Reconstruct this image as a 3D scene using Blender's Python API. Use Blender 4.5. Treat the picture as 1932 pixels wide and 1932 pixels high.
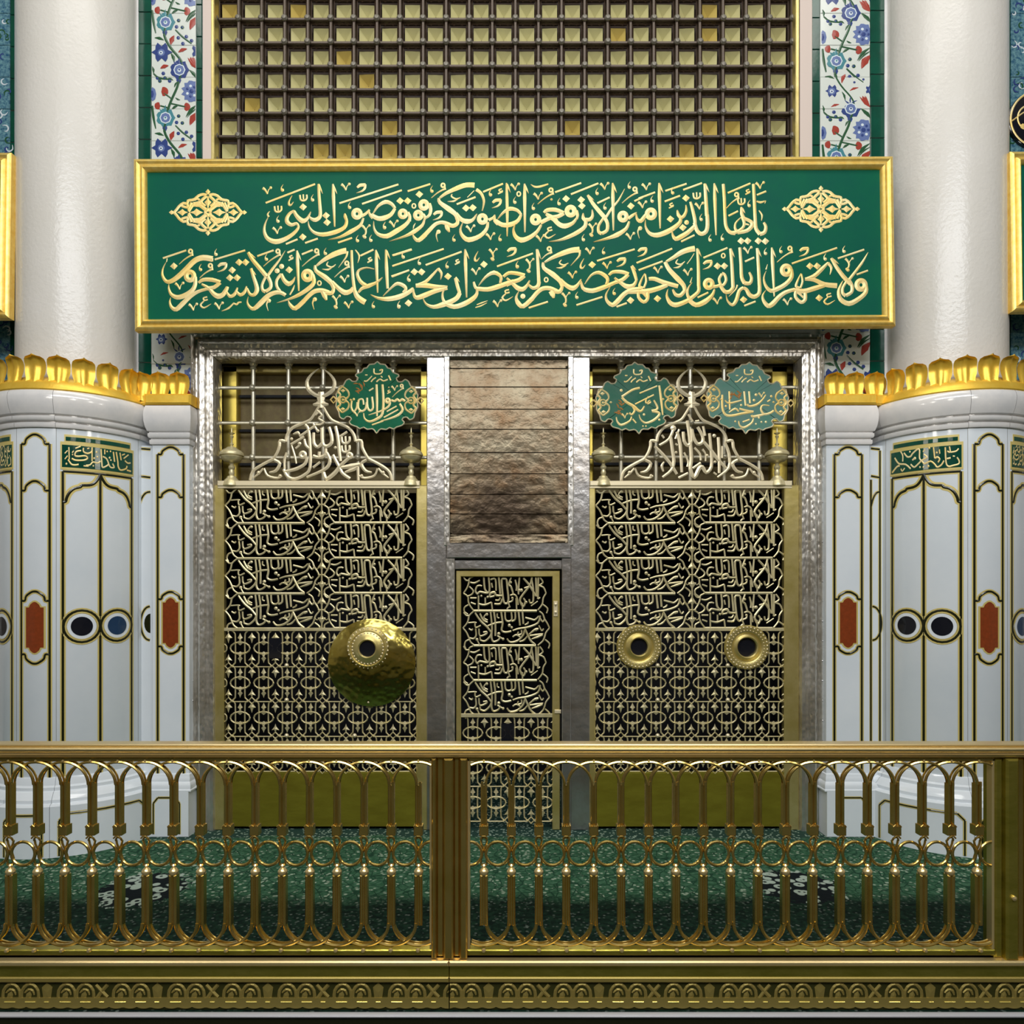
import bpy, bmesh, math, random, re
from math import sin, cos, pi, radians, sqrt, atan2, floor as ffloor
from mathutils import Vector, Matrix

for _o in list(bpy.data.objects):
    bpy.data.objects.remove(_o, do_unlink=True)
SC = bpy.context.scene
COL = SC.collection
random.seed(7)

# ------------------------------------------------------------------ camera
FPX = 1375.0            # focal length in pixels of the 1932 px frame
CX, HY, EYE = 966.0, 1125.0, 1.60
cam_d = bpy.data.cameras.new('camera')
cam_d.sensor_width = 36.0
cam_d.lens = FPX / 1932 * 36
cam_d.shift_y = (HY - 966.0) / 1932
cam_d.clip_end = 60
cam = bpy.data.objects.new('camera', cam_d)
COL.objects.link(cam)
cam.location = (0, 0, EYE)
cam.rotation_euler = (pi / 2, 0, 0)
SC.camera = cam

# ------------------------------------------------------------------ light and exposure
SC.view_settings.view_transform = 'Standard'
SC.view_settings.look = 'None'
SC.view_settings.exposure = 0.2
SC.view_settings.gamma = 1.0
SC.view_settings.use_curve_mapping = False
W = bpy.data.worlds.new('world')
SC.world = W
W.use_nodes = True
W.node_tree.nodes['Background'].inputs[0].default_value = (0.92, 0.95, 1.0, 1)
W.node_tree.nodes['Background'].inputs[1].default_value = 0.38


def area(name, loc, target, sx, sy, power, col=(1, 0.96, 0.9)):
    l = bpy.data.lights.new(name, 'AREA')
    l.shape = 'RECTANGLE'
    l.size, l.size_y = sx, sy
    l.energy = power
    l.color = col
    o = bpy.data.objects.new(name, l)
    COL.objects.link(o)
    o.location = loc
    o.rotation_euler = (Vector(target) - Vector(loc)).to_track_quat('-Z', 'Y').to_euler()
    return o


def bulb(name, loc, power, r=0.25, col=(1, 0.95, 0.86)):
    l = bpy.data.lights.new(name, 'POINT')
    l.energy = power
    l.shadow_soft_size = r
    l.color = col
    o = bpy.data.objects.new(name, l)
    COL.objects.link(o)
    o.location = loc
    return o


area('ceiling_light', (0, 2.0, 7.9), (0, 4.2, 2.0), 7.0, 1.4, 130, (1, 0.97, 0.92))
area('hall_light', (0, -3.0, 6.8), (0, 5, 1.6), 8.0, 1.5, 430, (0.95, 0.97, 1.0))
for x in (-3.3, -1.1, 1.1, 3.3):
    bulb('chandelier_light', (x, 0.6, 3.7), 26)

# ------------------------------------------------------------------ helpers
def X(px, Y): return (px - CX) * Y / FPX
def Z(py, Y): return EYE + (HY - py) * Y / FPX
def P(px, py, Y): return (X(px, Y), Y, Z(py, Y))


WL = {}     # world location of things and parts


def tag(o, label=None, cat=None, group=None, kind=None):
    if label: o['label'] = label
    if cat: o['category'] = cat
    if group: o['group'] = group
    if kind: o['kind'] = kind
    return o


def thing(name, loc, label, cat, group=None):
    o = bpy.data.objects.new(name, None)
    COL.objects.link(o)
    o.empty_display_size = 0.1
    o.location = loc
    WL[o.name] = Vector(loc)
    return tag(o, label, cat, group)


class MB:
    def __init__(self):
        self.v, self.f, self.m, self.mi = [], [], [], 0

    def add(self, vs, fs):
        n = len(self.v)
        self.v.extend(tuple(p) for p in vs)
        for f in fs:
            self.f.append(tuple(n + i for i in f))
            self.m.append(self.mi)

    def box(self, x0, x1, y0, y1, z0, z1):
        self.add([(x0, y0, z0), (x1, y0, z0), (x1, y1, z0), (x0, y1, z0),
                  (x0, y0, z1), (x1, y0, z1), (x1, y1, z1), (x0, y1, z1)],
                 [(0, 3, 2, 1), (4, 5, 6, 7), (0, 1, 5, 4), (1, 2, 6, 5), (2, 3, 7, 6), (3, 0, 4, 7)])

    def bbox(self, x0, x1, y0, y1, z0, z1, b):
        # box with a chamfer round its front (low y) face
        self.add([(x0, y1, z0), (x1, y1, z0), (x1, y1, z1), (x0, y1, z1),
                  (x0, y0 + b, z0), (x1, y0 + b, z0), (x1, y0 + b, z1), (x0, y0 + b, z1),
                  (x0 + b, y0, z0 + b), (x1 - b, y0, z0 + b), (x1 - b, y0, z1 - b), (x0 + b, y0, z1 - b)],
                 [(3, 2, 1, 0), (0, 1, 5, 4), (1, 2, 6, 5), (2, 3, 7, 6), (3, 0, 4, 7),
                  (4, 5, 9, 8), (5, 6, 10, 9), (6, 7, 11, 10), (7, 4, 8, 11), (8, 9, 10, 11)])

    def lathe(self, prof, cx, cy, n=48, a0=0.0, a1=2 * pi, zaxis=True, cz=0):
        # prof = list of (r, z); about the vertical axis, or about the y axis when zaxis is False (z -> y)
        full = abs(a1 - a0 - 2 * pi) < 1e-6
        cols = n if full else n + 1
        vs, fs = [], []
        for i in range(cols):
            a = a0 + (a1 - a0) * i / n
            for r, z in prof:
                if zaxis: vs.append((cx + r * sin(a), cy - r * cos(a), z))
                else: vs.append((cx + r * sin(a), cy + z, cz + r * cos(a)))
        k = len(prof)
        for i in range(n):
            j = (i + 1) % cols
            for q in range(k - 1):
                fs.append((i * k + q, j * k + q, j * k + q + 1, i * k + q + 1))
        self.add(vs, fs)

    def tube(self, pts, r, n=6, closed=False):
        pts = [Vector(p) for p in pts]
        N = len(pts)
        vs, fs = [], []
        up = Vector((0, 1, 0))
        for i, p in enumerate(pts):
            if closed: t = pts[(i + 1) % N] - pts[i - 1]
            else: t = pts[min(i + 1, N - 1)] - pts[max(i - 1, 0)]
            t.normalize()
            u = up if abs(t.dot(up)) < 0.95 else Vector((1, 0, 0))
            a = t.cross(u).normalized()
            b = t.cross(a).normalized()
            rr = r[i] if isinstance(r, (list, tuple)) else r
            for q in range(n):
                an = 2 * pi * q / n + pi / n
                vs.append(p + a * (rr * cos(an)) + b * (rr * sin(an)))
        for i in range(N if closed else N - 1):
            j = (i + 1) % N
            for q in range(n):
                w = (q + 1) % n
                fs.append((i * n + q, i * n + w, j * n + w, j * n + q))
        if not closed:
            fs.append(tuple(range(n)))
            fs.append(tuple((N - 1) * n + q for q in reversed(range(n))))
        self.add(vs, fs)

    def prism(self, poly, mp, d0, d1):
        # poly in 2D -> solid between depth d0 (front) and d1
        n = len(poly)
        vs = [mp(x, y, d0) for x, y in poly] + [mp(x, y, d1) for x, y in poly]
        self.add(vs, [tuple(range(n)), tuple(range(2 * n - 1, n - 1, -1))] +
                 [(i, (i + 1) % n, n + (i + 1) % n, n + i) for i in range(n)])

    def fan(self, poly, mp, h, b=0.0, c=None):
        # domed piece: outline at depth 0, centre raised by h
        n = len(poly)
        if c is None: c = (sum(p[0] for p in poly) / n, sum(p[1] for p in poly) / n)
        vs = [mp(x, y, 0) for x, y in poly] + [mp(c[0], c[1], h)] + [mp(x, y, -b) for x, y in poly]
        fs = [(i, (i + 1) % n, n) for i in range(n)]
        if b: fs += [(i, (i + 1) % n, n + 1 + (i + 1) % n, n + 1 + i) for i in range(n)]
        self.add(vs, fs)

    def ribbon(self, pts, ws, mp, h, b, closed=False, sub=3):
        # pts 2D control points, ws widths per control point; four-sided section: left, front, right, back
        Pn = len(pts)
        if Pn > 2 or closed:
            out, wo = [], []
            rng = range(Pn if closed else Pn - 1)
            for i in rng:
                if closed: p0, p1, p2, p3 = (pts[(i + k) % Pn] for k in (-1, 0, 1, 2))
                else: p0, p1, p2, p3 = pts[max(i - 1, 0)], pts[i], pts[i + 1], pts[min(i + 2, Pn - 1)]
                w1, w2 = ws[i], ws[(i + 1) % Pn]
                for q in range(sub):
                    t = q / sub
                    o = []
                    for k in (0, 1):
                        o.append(0.5 * (2 * p1[k] + (p2[k] - p0[k]) * t + (2 * p0[k] - 5 * p1[k] + 4 * p2[k] - p3[k]) * t * t
                                        + (3 * p1[k] - p0[k] - 3 * p2[k] + p3[k]) * t ** 3))
                    out.append(o)
                    wo.append(w1 + (w2 - w1) * t)
            if not closed:
                out.append(list(pts[-1])); wo.append(ws[-1])
        else:
            out, wo = [list(p) for p in pts], list(ws)
        N = len(out)
        vs, fs = [], []
        for i, p in enumerate(out):
            if closed: a, c = out[i - 1], out[(i + 1) % N]
            else: a, c = out[max(i - 1, 0)], out[min(i + 1, N - 1)]
            dx, dy = c[0] - a[0], c[1] - a[1]
            L = sqrt(dx * dx + dy * dy) or 1
            nx, ny = -dy / L * wo[i] / 2, dx / L * wo[i] / 2
            vs += [mp(p[0] + nx, p[1] + ny, 0), mp(p[0], p[1], h), mp(p[0] - nx, p[1] - ny, 0), mp(p[0], p[1], -b)]
        for i in range(N if closed else N - 1):
            j = (i + 1) % N
            for q in range(4 if b > 0 else 2):
                w = (q + 1) % 4
                fs.append((i * 4 + q, i * 4 + w, j * 4 + w, j * 4 + q))
        if not closed:
            fs.append((0, 1, 2, 3))
            e = (N - 1) * 4
            fs.append((e + 3, e + 2, e + 1, e))
        self.add(vs, fs)

    def mesh(self, name, mats, org=(0, 0, 0), smooth=False, weld=False, fixn=True):
        me = bpy.data.meshes.new(name)
        ox, oy, oz = org
        me.from_pydata([(x - ox, y - oy, z - oz) for x, y, z in self.v], [], self.f)
        for m in (mats if isinstance(mats, (list, tuple)) else [mats]):
            me.materials.append(m)
        if isinstance(mats, (list, tuple)):
            me.polygons.foreach_set('material_index', self.m)
        if fixn or weld:
            bm = bmesh.new(); bm.from_mesh(me)
            if weld: bmesh.ops.remove_doubles(bm, verts=bm.verts, dist=1e-5)
            bmesh.ops.recalc_face_normals(bm, faces=bm.faces)
            bm.to_mesh(me); bm.free()
        if smooth:
            me.shade_smooth()
        return me


def obj(name, mb, mat, parent=None, smooth=False, weld=False, kind=None, label=None, org=None):
    """mesh builder or ready mesh -> object; coordinates are world coordinates"""
    base = WL[parent.name] if parent is not None else Vector((0, 0, 0))
    if org is None: org = base
    me = mb.mesh(name, mat, org, smooth, weld)
    if smooth == 'auto':
        me.set_sharp_from_angle(angle=radians(40))
    o = bpy.data.objects.new(name, me)
    COL.objects.link(o)
    o.location = Vector(org) - base
    if parent is not None: o.parent = parent
    WL[o.name] = Vector(org)
    return tag(o, label, None, None, kind)


def inst(name, me, parent, loc, scale=None, rot=None):
    """a further object on shared mesh data, at a world location"""
    o = bpy.data.objects.new(name, me)
    COL.objects.link(o)
    base = WL[parent.name] if parent is not None else Vector((0, 0, 0))
    o.location = Vector(loc) - base
    if scale: o.scale = scale
    if rot: o.rotation_euler = rot
    if parent is not None: o.parent = parent
    WL[o.name] = Vector(loc)
    return o


def struct(name, mb, mat, **k):
    o = obj(name, mb, mat, None, **k)
    o['kind'] = 'structure'
    return o


def plane_map(ox, oy, s, Y):
    def f(x, y, d):
        return P(ox + x / s, oy + y / s, Y)[0], Y - d, P(ox + x / s, oy + y / s, Y)[2]
    return f


def circ(cx, cy, r, n=10, ry=None):
    ry = ry or r
    return [(cx + r * cos(2 * pi * i / n), cy + ry * sin(2 * pi * i / n)) for i in range(n)]


def write(mb, txt, mp, h=0.003, b=0.002, k=1.0, zstep=0.00006):
    """strokes of lettering from the compact notation; k scales pen widths"""
    cnt = [0]

    def st(pts, w, closed=False, sub=3):
        cnt[0] += 1
        off = (cnt[0] % 17) * zstep
        n = len(pts)
        if isinstance(w, (int, float)): ws = [w * k] * n
        else:
            ws = []
            for i in range(n):
                t = i / max(n - 1, 1)
                ws.append(k * (w[0] + (w[1] - w[0]) * t * 2 if t < 0.5 else w[1] + (w[2] - w[1]) * (t - 0.5) * 2))
        mb.ribbon(pts, ws, lambda x, y, d: mp(x, y, d + off), h * min(1, max(ws) / 60), b, closed, sub)

    def dot(pl):
        cnt[0] += 1
        off = (cnt[0] % 17) * zstep
        mb.fan(pl, lambda x, y, d: mp(x, y, d + off), h, b)

    for ln in txt.strip().splitlines():
        ln = ln.strip()
        if not ln: continue
        for tok in ln.split(';'):
            tok = tok.strip()
            if not tok: continue
            c = tok[0]
            n = [float(q) for q in re.findall(r'-?[\d.]+', tok[1:])]
            if c == 's':
                st(list(zip(n[3::2], n[4::2])), n[:3])
            elif c == 'u':     # uniform width
                st(list(zip(n[1::2], n[2::2])), n[0])
            elif c == 'A':
                x0, y0, x1, y1 = n
                st([(x0, y0), (x0 + (x1 - x0) * .12, y0 + (y1 - y0) * .12), (x0 + (x1 - x0) * .3, y0 + (y1 - y0) * .3),
                    (x0 + (x1 - x0) * .7, y0 + (y1 - y0) * .7), (x1, y1)], (10, 50, 16) if 0 else (24, 50, 20))
                st([(x0 + 4, y0 + 20), (x0 + 30, y0 + 80), (x0 + 60, y0 + 145)], (26, 26, 4))
            elif c == 'B':     # barb
                x, y, x2, y2 = n
                st([(x, y), ((x + x2) / 2, (y + y2) / 2 - 3), (x2, y2)], (34, 24, 4))
            elif c == 'R':
                x, y, r = n
                st(circ(x, y, r * .66, 9, r * .7), r * .82, True)
            elif c == 'd':
                x, y = n[:2]
                dot([(x - 56, y + 4), (x - 4, y - 52), (x + 56, y - 4), (x + 4, y + 52)])
            elif c == 'D':
                dot(circ(n[0], n[1], n[2] if len(n) > 2 else 38, 8))
            elif c == 'f':
                st([(n[0], n[1]), (n[2], n[3])], 27)
            elif c == 'v':
                x, y = n
                st([(x - 66, y - 92), (x - 30, y - 60), (x, y)], (40, 30, 14))
                st([(x, y - 8), (x + 14, y - 60), (x + 40, y - 90)], (16, 12, 12))
                dot(circ(x + 48, y - 96, 22, 6))
            elif c == 'V':
                x, y, x2, y2 = n
                st([(x - 50, y), (x - 20, y + 30), (x + 6, y + 80), (x2 + 8, (y + 80 + y2) / 2), (x2 - 22, y2 - 40), (x2, y2 - 10)], (36, 24, 24))
                st([(x + 6, y + 70), (x + 24, y + 30), (x + 56, y)], (14, 12, 12))
                dot(circ(x + 56, y, 20, 6))
                dot(circ(x2 + 6, y2 - 20, 24, 6))
            elif c == 'c':
                x, y = n
                dot(circ(x + 4, y - 22, 25, 7))
                st([(x - 10, y - 22), (x - 12, y - 60), (x + 16, y - 105)], (24, 14, 6))
            elif c == 'C':
                x, y = n
                st([(x + 30, y - 155), (x - 14, y - 70), (x - 14, y - 25), (x + 12, y - 14), (x + 50, y - 62)], (10, 36, 10))
            elif c == 'o':
                st(circ(n[0], n[1], 26, 7, 32), 20, True, 2)
            elif c == 'w':
                x, y, x2, y2 = n
                st(circ(x, y, 26, 7, 28), 26, True, 2)
                st([(x + 28, y + 66), (x + 8, y + 60), ((x + x2) / 2, (y + y2) / 2 + 20), (x2, y2)], (34, 22, 12))
                st([(x + 22, y), (x + 34, y + 66)], 24)
            elif c == 't':
                x, y = n
                st([(x - 52, y - 36), (x - 40, y + 34), (x + 10, y + 46), (x + 48, y + 14), (x + 46, y - 40)], (26, 26, 26))
                st([(x - 4, y - 44), (x, y + 30)], 22)
            elif c == 'm':
                x, y = n
                st([(x - 62, y - 2), (x - 20, y - 36), (x + 30, y - 42), (x + 64, y - 50)], (30, 56, 30))
                st([(x + 56, y - 50), (x + 50, y + 4), (x + 8, y + 48), (x - 74, y + 76)], (34, 36, 8))
            elif c == 'h':
                x, y = n
                st([(x + 22, y - 36), (x - 20, y - 18), (x + 4, y + 6), (x + 38, y - 8)], 20)
                st([(x - 34, y + 38), (x + 34, y + 6)], 20)
            elif c == 'e':
                x, y = n
                st([(x + 26, y - 50), (x - 30, y - 34), (x - 16, y), (x + 34, y - 12)], 22)
                st([(x - 20, y + 8), (x - 72, y + 66), (x - 20, y + 108), (x + 84, y + 50)], (18, 34, 8))
            elif c == 'p':
                x, y = n
                dot(circ(x, y, 32, 7))
                st([(x - 16, y + 6), (x - 34, y + 60), (x - 10, y + 150)], (30, 18, 8))
            elif c == 'r':     # plain ring: x y r w
                st(circ(n[0], n[1], n[2], 9), n[3], True, 2)


# ------------------------------------------------------------------ materials
def mat(name, col, rough=0.5, metal=0.0, spec=0.5, var=None, vscale=8, bump=0.0, bscale=30, bdist=0.01, coat=0.0,
        voro=False, stretch=(1, 1, 1), coat_rough=0.05, emit=None):
    m = bpy.data.materials.new(name)
    m.use_nodes = True
    nt = m.node_tree
    b = nt.nodes['Principled BSDF']
    b.inputs['Base Color'].default_value = (*col, 1)
    b.inputs['Roughness'].default_value = rough
    b.inputs['Metallic'].default_value = metal
    b.inputs['Specular IOR Level'].default_value = spec
    b.inputs['Coat Weight'].default_value = coat
    b.inputs['Coat Roughness'].default_value = coat_rough
    tc = nt.nodes.new('ShaderNodeTexCoord')
    mpn = nt.nodes.new('ShaderNodeMapping')
    mpn.inputs['Scale'].default_value = stretch
    g = nt.nodes.new('ShaderNodeNewGeometry')
    nt.links.new(g.outputs['Position'], mpn.inputs['Vector'])
    if var is not None:
        n = nt.nodes.new('ShaderNodeTexNoise')
        n.inputs['Scale'].default_value = vscale
        n.inputs['Detail'].default_value = 5
        n.inputs['Roughness'].default_value = 0.65
        nt.links.new(mpn.outputs[0], n.inputs['Vector'])
        r = nt.nodes.new('ShaderNodeMapRange')
        r.inputs['From Min'].default_value = 0.35
        r.inputs['From Max'].default_value = 0.65
        nt.links.new(n.outputs['Fac'], r.inputs['Value'])
        mx = nt.nodes.new('ShaderNodeMix')
        mx.data_type = 'RGBA'
        mx.inputs[6].default_value = (*col, 1)
        mx.inputs[7].default_value = (*var, 1)
        nt.links.new(r.outputs[0], mx.inputs[0])
        nt.links.new(mx.outputs[2], b.inputs['Base Color'])
    if bump:
        if voro:
            n2 = nt.nodes.new('ShaderNodeTexVoronoi')
            n2.feature = 'SMOOTH_F1'
            out = n2.outputs['Distance']
        else:
            n2 = nt.nodes.new('ShaderNodeTexNoise')
            n2.inputs['Detail'].default_value = 4
            out = n2.outputs['Fac']
        n2.inputs['Scale'].default_value = bscale
        nt.links.new(mpn.outputs[0], n2.inputs['Vector'])
        bp = nt.nodes.new('ShaderNodeBump')
        bp.inputs['Strength'].default_value = bump
        bp.inputs['Distance'].default_value = bdist
        nt.links.new(out, bp.inputs['Height'])
        nt.links.new(bp.outputs[0], b.inputs['Normal'])
    if emit:
        b.inputs['Emission Color'].default_value = (*emit[:3], 1)
        b.inputs['Emission Strength'].default_value = emit[3]
    return m


M = {}
M['green_board'] = mat('green_lacquer', (0.0, 0.112, 0.056), 0.55, spec=0.12, var=(0.0, 0.092, 0.060), vscale=3)
M['gilt'] = mat('gilt', (0.95, 0.72, 0.22), 0.38, 0.6, var=(0.86, 0.58, 0.12), vscale=25, bump=0.15, bscale=60, bdist=0.004)
M['gold_ink'] = mat('gold_lettering', (0.90, 0.64, 0.19), 0.45, 0.3, var=(0.92, 0.77, 0.40), vscale=5)
M['plaster'] = mat('white_plaster', (0.72, 0.695, 0.65), 0.26, spec=0.5, var=(0.68, 0.655, 0.60), vscale=1.6, bump=0.35, bscale=45, bdist=0.006)
M['marble'] = mat('white_marble', (0.78, 0.83, 0.87), 0.12, spec=0.6, var=(0.72, 0.78, 0.83), vscale=2.2, coat=0.4)
M['marble_warm'] = mat('warm_marble', (0.85, 0.82, 0.79), 0.14, spec=0.6, var=(0.66, 0.66, 0.66), vscale=3, coat=0.3)
M['inlay_gold'] = mat('inlay_gold', (0.64, 0.52, 0.17), 0.35, 0.1)
M['inlay_dark'] = mat('inlay_dark', (0.012, 0.014, 0.004), 0.2, 0.0)
M['red_stone'] = mat('red_stone', (0.26, 0.048, 0.012), 0.25, var=(0.20, 0.04, 0.01), vscale=40)
M['black_stone'] = mat('black_stone', (0.008, 0.009, 0.014), 0.08)
M['blue_stone'] = mat('blue_stone', (0.010, 0.04, 0.10), 0.08)
M['leaf_gold'] = mat('leaf_gold', (0.95, 0.64, 0.09), 0.38, 0.5, var=(0.88, 0.54, 0.05), vscale=12, bump=0.2, bscale=70, bdist=0.003)
M['tile_green'] = mat('green_glaze', (0.0, 0.070, 0.042), 0.12, spec=0.6, var=(0.0, 0.05, 0.03), vscale=6, bump=0.15, bscale=12, bdist=0.004)
M['tile_white'] = mat('white_glaze', (0.62, 0.66, 0.61), 0.15, spec=0.6)
M['tile_blue'] = mat('blue_glaze', (0.015, 0.085, 0.17), 0.15, spec=0.6, var=(0.17, 0.34, 0.37), vscale=45)
M['paint_blue'] = mat('blue_paint', (0.03, 0.055, 0.20), 0.2)
M['paint_lilac'] = mat('pale_blue_paint', (0.12, 0.17, 0.36), 0.2)
M['paint_teal'] = mat('teal_paint', (0.06, 0.22, 0.26), 0.2)
M['paint_red'] = mat('red_paint', (0.33, 0.045, 0.03), 0.2)
M['paint_green'] = mat('green_paint', (0.02, 0.085, 0.035), 0.2)
M['paint_white'] = mat('white_paint', (0.60, 0.68, 0.72), 0.2)
M['reveal'] = mat('pink_plaster', (0.62, 0.52, 0.46), 0.6)
M['silver'] = mat('embossed_silver', (0.82, 0.80, 0.76), 0.28, 0.85, var=(0.56, 0.52, 0.45), vscale=6, bump=0.55, bscale=48, bdist=0.008, voro=True, stretch=(1, 1, .55))
M['silver_plain'] = mat('silver_sheet', (0.54, 0.53, 0.53), 0.28, 0.9, var=(0.42, 0.38, 0.34), vscale=5, bump=0.35, bscale=16, bdist=0.012)
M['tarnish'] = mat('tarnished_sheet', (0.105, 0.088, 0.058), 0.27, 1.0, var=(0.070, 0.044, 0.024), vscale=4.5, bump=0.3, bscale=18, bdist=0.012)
M['brass'] = mat('aged_brass', (0.72, 0.60, 0.26), 0.34, 0.75, var=(0.58, 0.47, 0.15), vscale=5, bump=0.2, bscale=30, bdist=0.004)
M['lattice'] = mat('pierced_brass', (0.76, 0.68, 0.43), 0.36, 0.5, var=(0.62, 0.54, 0.28), vscale=14)
M['crest'] = mat('pale_brass', (0.88, 0.77, 0.52), 0.36, 0.45)
M['bar_metal'] = mat('pale_bar_metal', (0.66, 0.62, 0.48), 0.32, 0.65)
M['yellow_brass'] = mat('polished_yellow_brass', (0.60, 0.47, 0.10), 0.3, 0.85)
M['dark'] = mat('dark_interior', (0.006, 0.006, 0.008), 0.8)
M['olive'] = mat('olive_panel', (0.20, 0.162, 0.070), 0.6, spec=.2, var=(0.15, 0.11, 0.055), vscale=14)
M['rail'] = mat('polished_brass', (0.72, 0.52, 0.17), 0.20, 0.95, var=(0.62, 0.44, 0.11), vscale=9)
M['rail_top'] = mat('polished_top_rail', (0.88, 0.69, 0.34), 0.28, 0.8)
M['rail_plate'] = mat('brass_plate', (0.54, 0.46, 0.09), 0.28, 0.9, var=(0.40, 0.35, 0.05), vscale=8, bump=0.25, bscale=24, bdist=0.006, stretch=(1, 1, 2.5))
M['frieze'] = mat('dull_brass_frieze', (0.40, 0.31, 0.085), 0.42, 0.6)
M['frieze_back'] = mat('frieze_back', (0.055, 0.055, 0.010), 0.5, 0.5)
M['glint'] = mat('painted_glint', (0.95, 0.78, 0.20), 0.2, 0.6)  # bright yellow that paints the highlights in the frieze openings
M['nosing'] = mat('grey_marble_nosing', (0.42, 0.42, 0.44), 0.2)
M['wood'] = mat('dark_wood', (0.045, 0.024, 0.012), 0.45)
M['lat_bar'] = mat('window_bar', (0.085, 0.062, 0.045), 0.4, 0.3)
M['rosette'] = mat('grey_rosette', (0.16, 0.145, 0.115), 0.4, 0.3)
M['prism'] = mat('cream_prism', (0.56, 0.52, 0.25), 0.30, spec=.7, var=(0.50, 0.46, 0.22), vscale=3)
M['prism_y'] = mat('yellow_prism', (0.50, 0.38, 0.10), 0.32)
M['ceiling'] = mat('cream_ceiling', (0.50, 0.47, 0.40), 0.8)
M['hall'] = mat('hall_wall', (0.46, 0.41, 0.33), 0.7)
M['enamel'] = mat('green_enamel', (0.0, 0.105, 0.038), 0.5, spec=0.15, var=(0.0, 0.13, 0.06), vscale=10)
M['enamel_mid'] = mat('mid_green_enamel', (0.012, 0.125, 0.070), 0.5, spec=0.2, var=(0.05, 0.15, 0.10), vscale=8)
M['enamel_pale'] = mat('pale_green_enamel', (0.11, 0.215, 0.18), 0.45, spec=0.3, var=(0.07, 0.22, 0.16), vscale=10)
M['orange'] = mat('orange_seal', (0.42, 0.17, 0.03), 0.5)


def carpet_mat():
    m = bpy.data.materials.new('green_carpet')
    m.use_nodes = True
    nt = m.node_tree
    N, L = nt.nodes, nt.links
    b = N['Principled BSDF']
    b.inputs['Roughness'].default_value = 0.95
    b.inputs['Specular IOR Level'].default_value = 0.1
    g = N.new('ShaderNodeNewGeometry')

    def vor(scale, feat='DISTANCE_TO_EDGE'):
        v = N.new('ShaderNodeTexVoronoi')
        v.feature = feat
        v.inputs['Scale'].default_value = scale
        L.new(g.outputs['Position'], v.inputs['Vector'])
        return v

    def ramp(sock, a, c):
        r = N.new('ShaderNodeMapRange')
        r.inputs['From Min'].default_value = a
        r.inputs['From Max'].default_value = c
        L.new(sock, r.inputs['Value'])
        return r.outputs[0]

    def mix(f, a, c):
        x = N.new('ShaderNodeMix')
        x.data_type = 'RGBA'
        if isinstance(f, float): x.inputs[0].default_value = f
        else: L.new(f, x.inputs[0])
        for k, q in ((6, a), (7, c)):
            if isinstance(q, tuple): x.inputs[k].default_value = (*q, 1)
            else: L.new(q, x.inputs[k])
        return x.outputs[2]

    def math(op, a, c):
        x = N.new('ShaderNodeMath')
        x.operation = op
        for k, q in ((0, a), (1, c)):
            if isinstance(q, (int, float)): x.inputs[k].default_value = q
            else: L.new(q, x.inputs[k])
        return x.outputs[0]
    v1 = vor(17)
    v2 = vor(30, 'F1')
    n1 = N.new('ShaderNodeTexNoise')
    n1.inputs['Scale'].default_value = 34
    n1.inputs['Detail'].default_value = 4
    L.new(g.outputs['Position'], n1.inputs['Vector'])
    base = mix(ramp(n1.outputs['Fac'], .42, .60), (0.024, 0.085, 0.044), (0.055, 0.135, 0.080))
    pale = mix(ramp(v2.outputs['Distance'], .36, .20), base, (0.30, 0.38, 0.29))
    p2 = mix(ramp(v1.outputs['Distance'], .07, .03), pale, (0.013, 0.048, 0.027))
    # darker border band nearest the railing, with small dark motifs
    sep = N.new('ShaderNodeSeparateXYZ')
    L.new(g.outputs['Position'], sep.inputs[0])
    nz = N.new('ShaderNodeTexNoise')
    nz.inputs['Scale'].default_value = 3
    L.new(g.outputs['Position'], nz.inputs['Vector'])
    yy = math('ADD', sep.outputs['Y'], math('MULTIPLY', nz.outputs['Fac'], 0.25))
    band = ramp(yy, 4.04, 3.92)
    v3 = vor(40, 'F1')
    dk = mix(ramp(v3.outputs['Distance'], .36, .20), (0.004, 0.012, 0.009), (0.11, 0.14, 0.12))
    dk2 = mix(ramp(n1.outputs['Fac'], .40, .62), dk, (0.009, 0.030, 0.018))
    far = ramp(yy, 4.93, 4.98)
    bd = mix(ramp(v3.outputs['Distance'], .34, .30), (0.02, 0.05, 0.04), (0.25, 0.34, 0.28))
    c1 = mix(band, p2, dk2)
    c2 = mix(far, c1, bd)
    # dark and white floral medallions woven into the field
    col = c2
    for mx_, my_ in ((1.57, 4.02), (-2.02, 3.98)):
        vm = N.new('ShaderNodeVectorMath'); vm.operation = 'SUBTRACT'; vm.inputs[1].default_value = (mx_, my_, 0)
        L.new(g.outputs['Position'], vm.inputs[0])
        vl = N.new('ShaderNodeVectorMath'); vl.operation = 'LENGTH'
        L.new(vm.outputs[0], vl.inputs[0])
        rr = math('ADD', vl.outputs['Value'], math('MULTIPLY', n1.outputs['Fac'], 0.25))
        v5 = vor(16, 'F1')
        mm = mix(ramp(v5.outputs['Distance'], .52, .46), (0.006, 0.010, 0.012), (0.34, 0.42, 0.36))
        mm2 = mix(ramp(v5.outputs['Distance'], .22, .18), mm, (0.010, 0.016, 0.016))
        col = mix(ramp(rr, .37, .35), col, mm2)
    L.new(col, b.inputs['Base Color'])
    bp = N.new('ShaderNodeBump')
    bp.inputs['Strength'].default_value = 0.6
    bp.inputs['Distance'].default_value = 0.006
    L.new(n1.outputs['Fac'], bp.inputs['Height'])
    L.new(bp.outputs[0], b.inputs['Normal'])
    return m


M['carpet'] = carpet_mat()
M['carpet_dark'] = mat('dark_carpet', (0.010, 0.016, 0.012), 0.9, var=(0.06, 0.07, 0.05), vscale=40)

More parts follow.
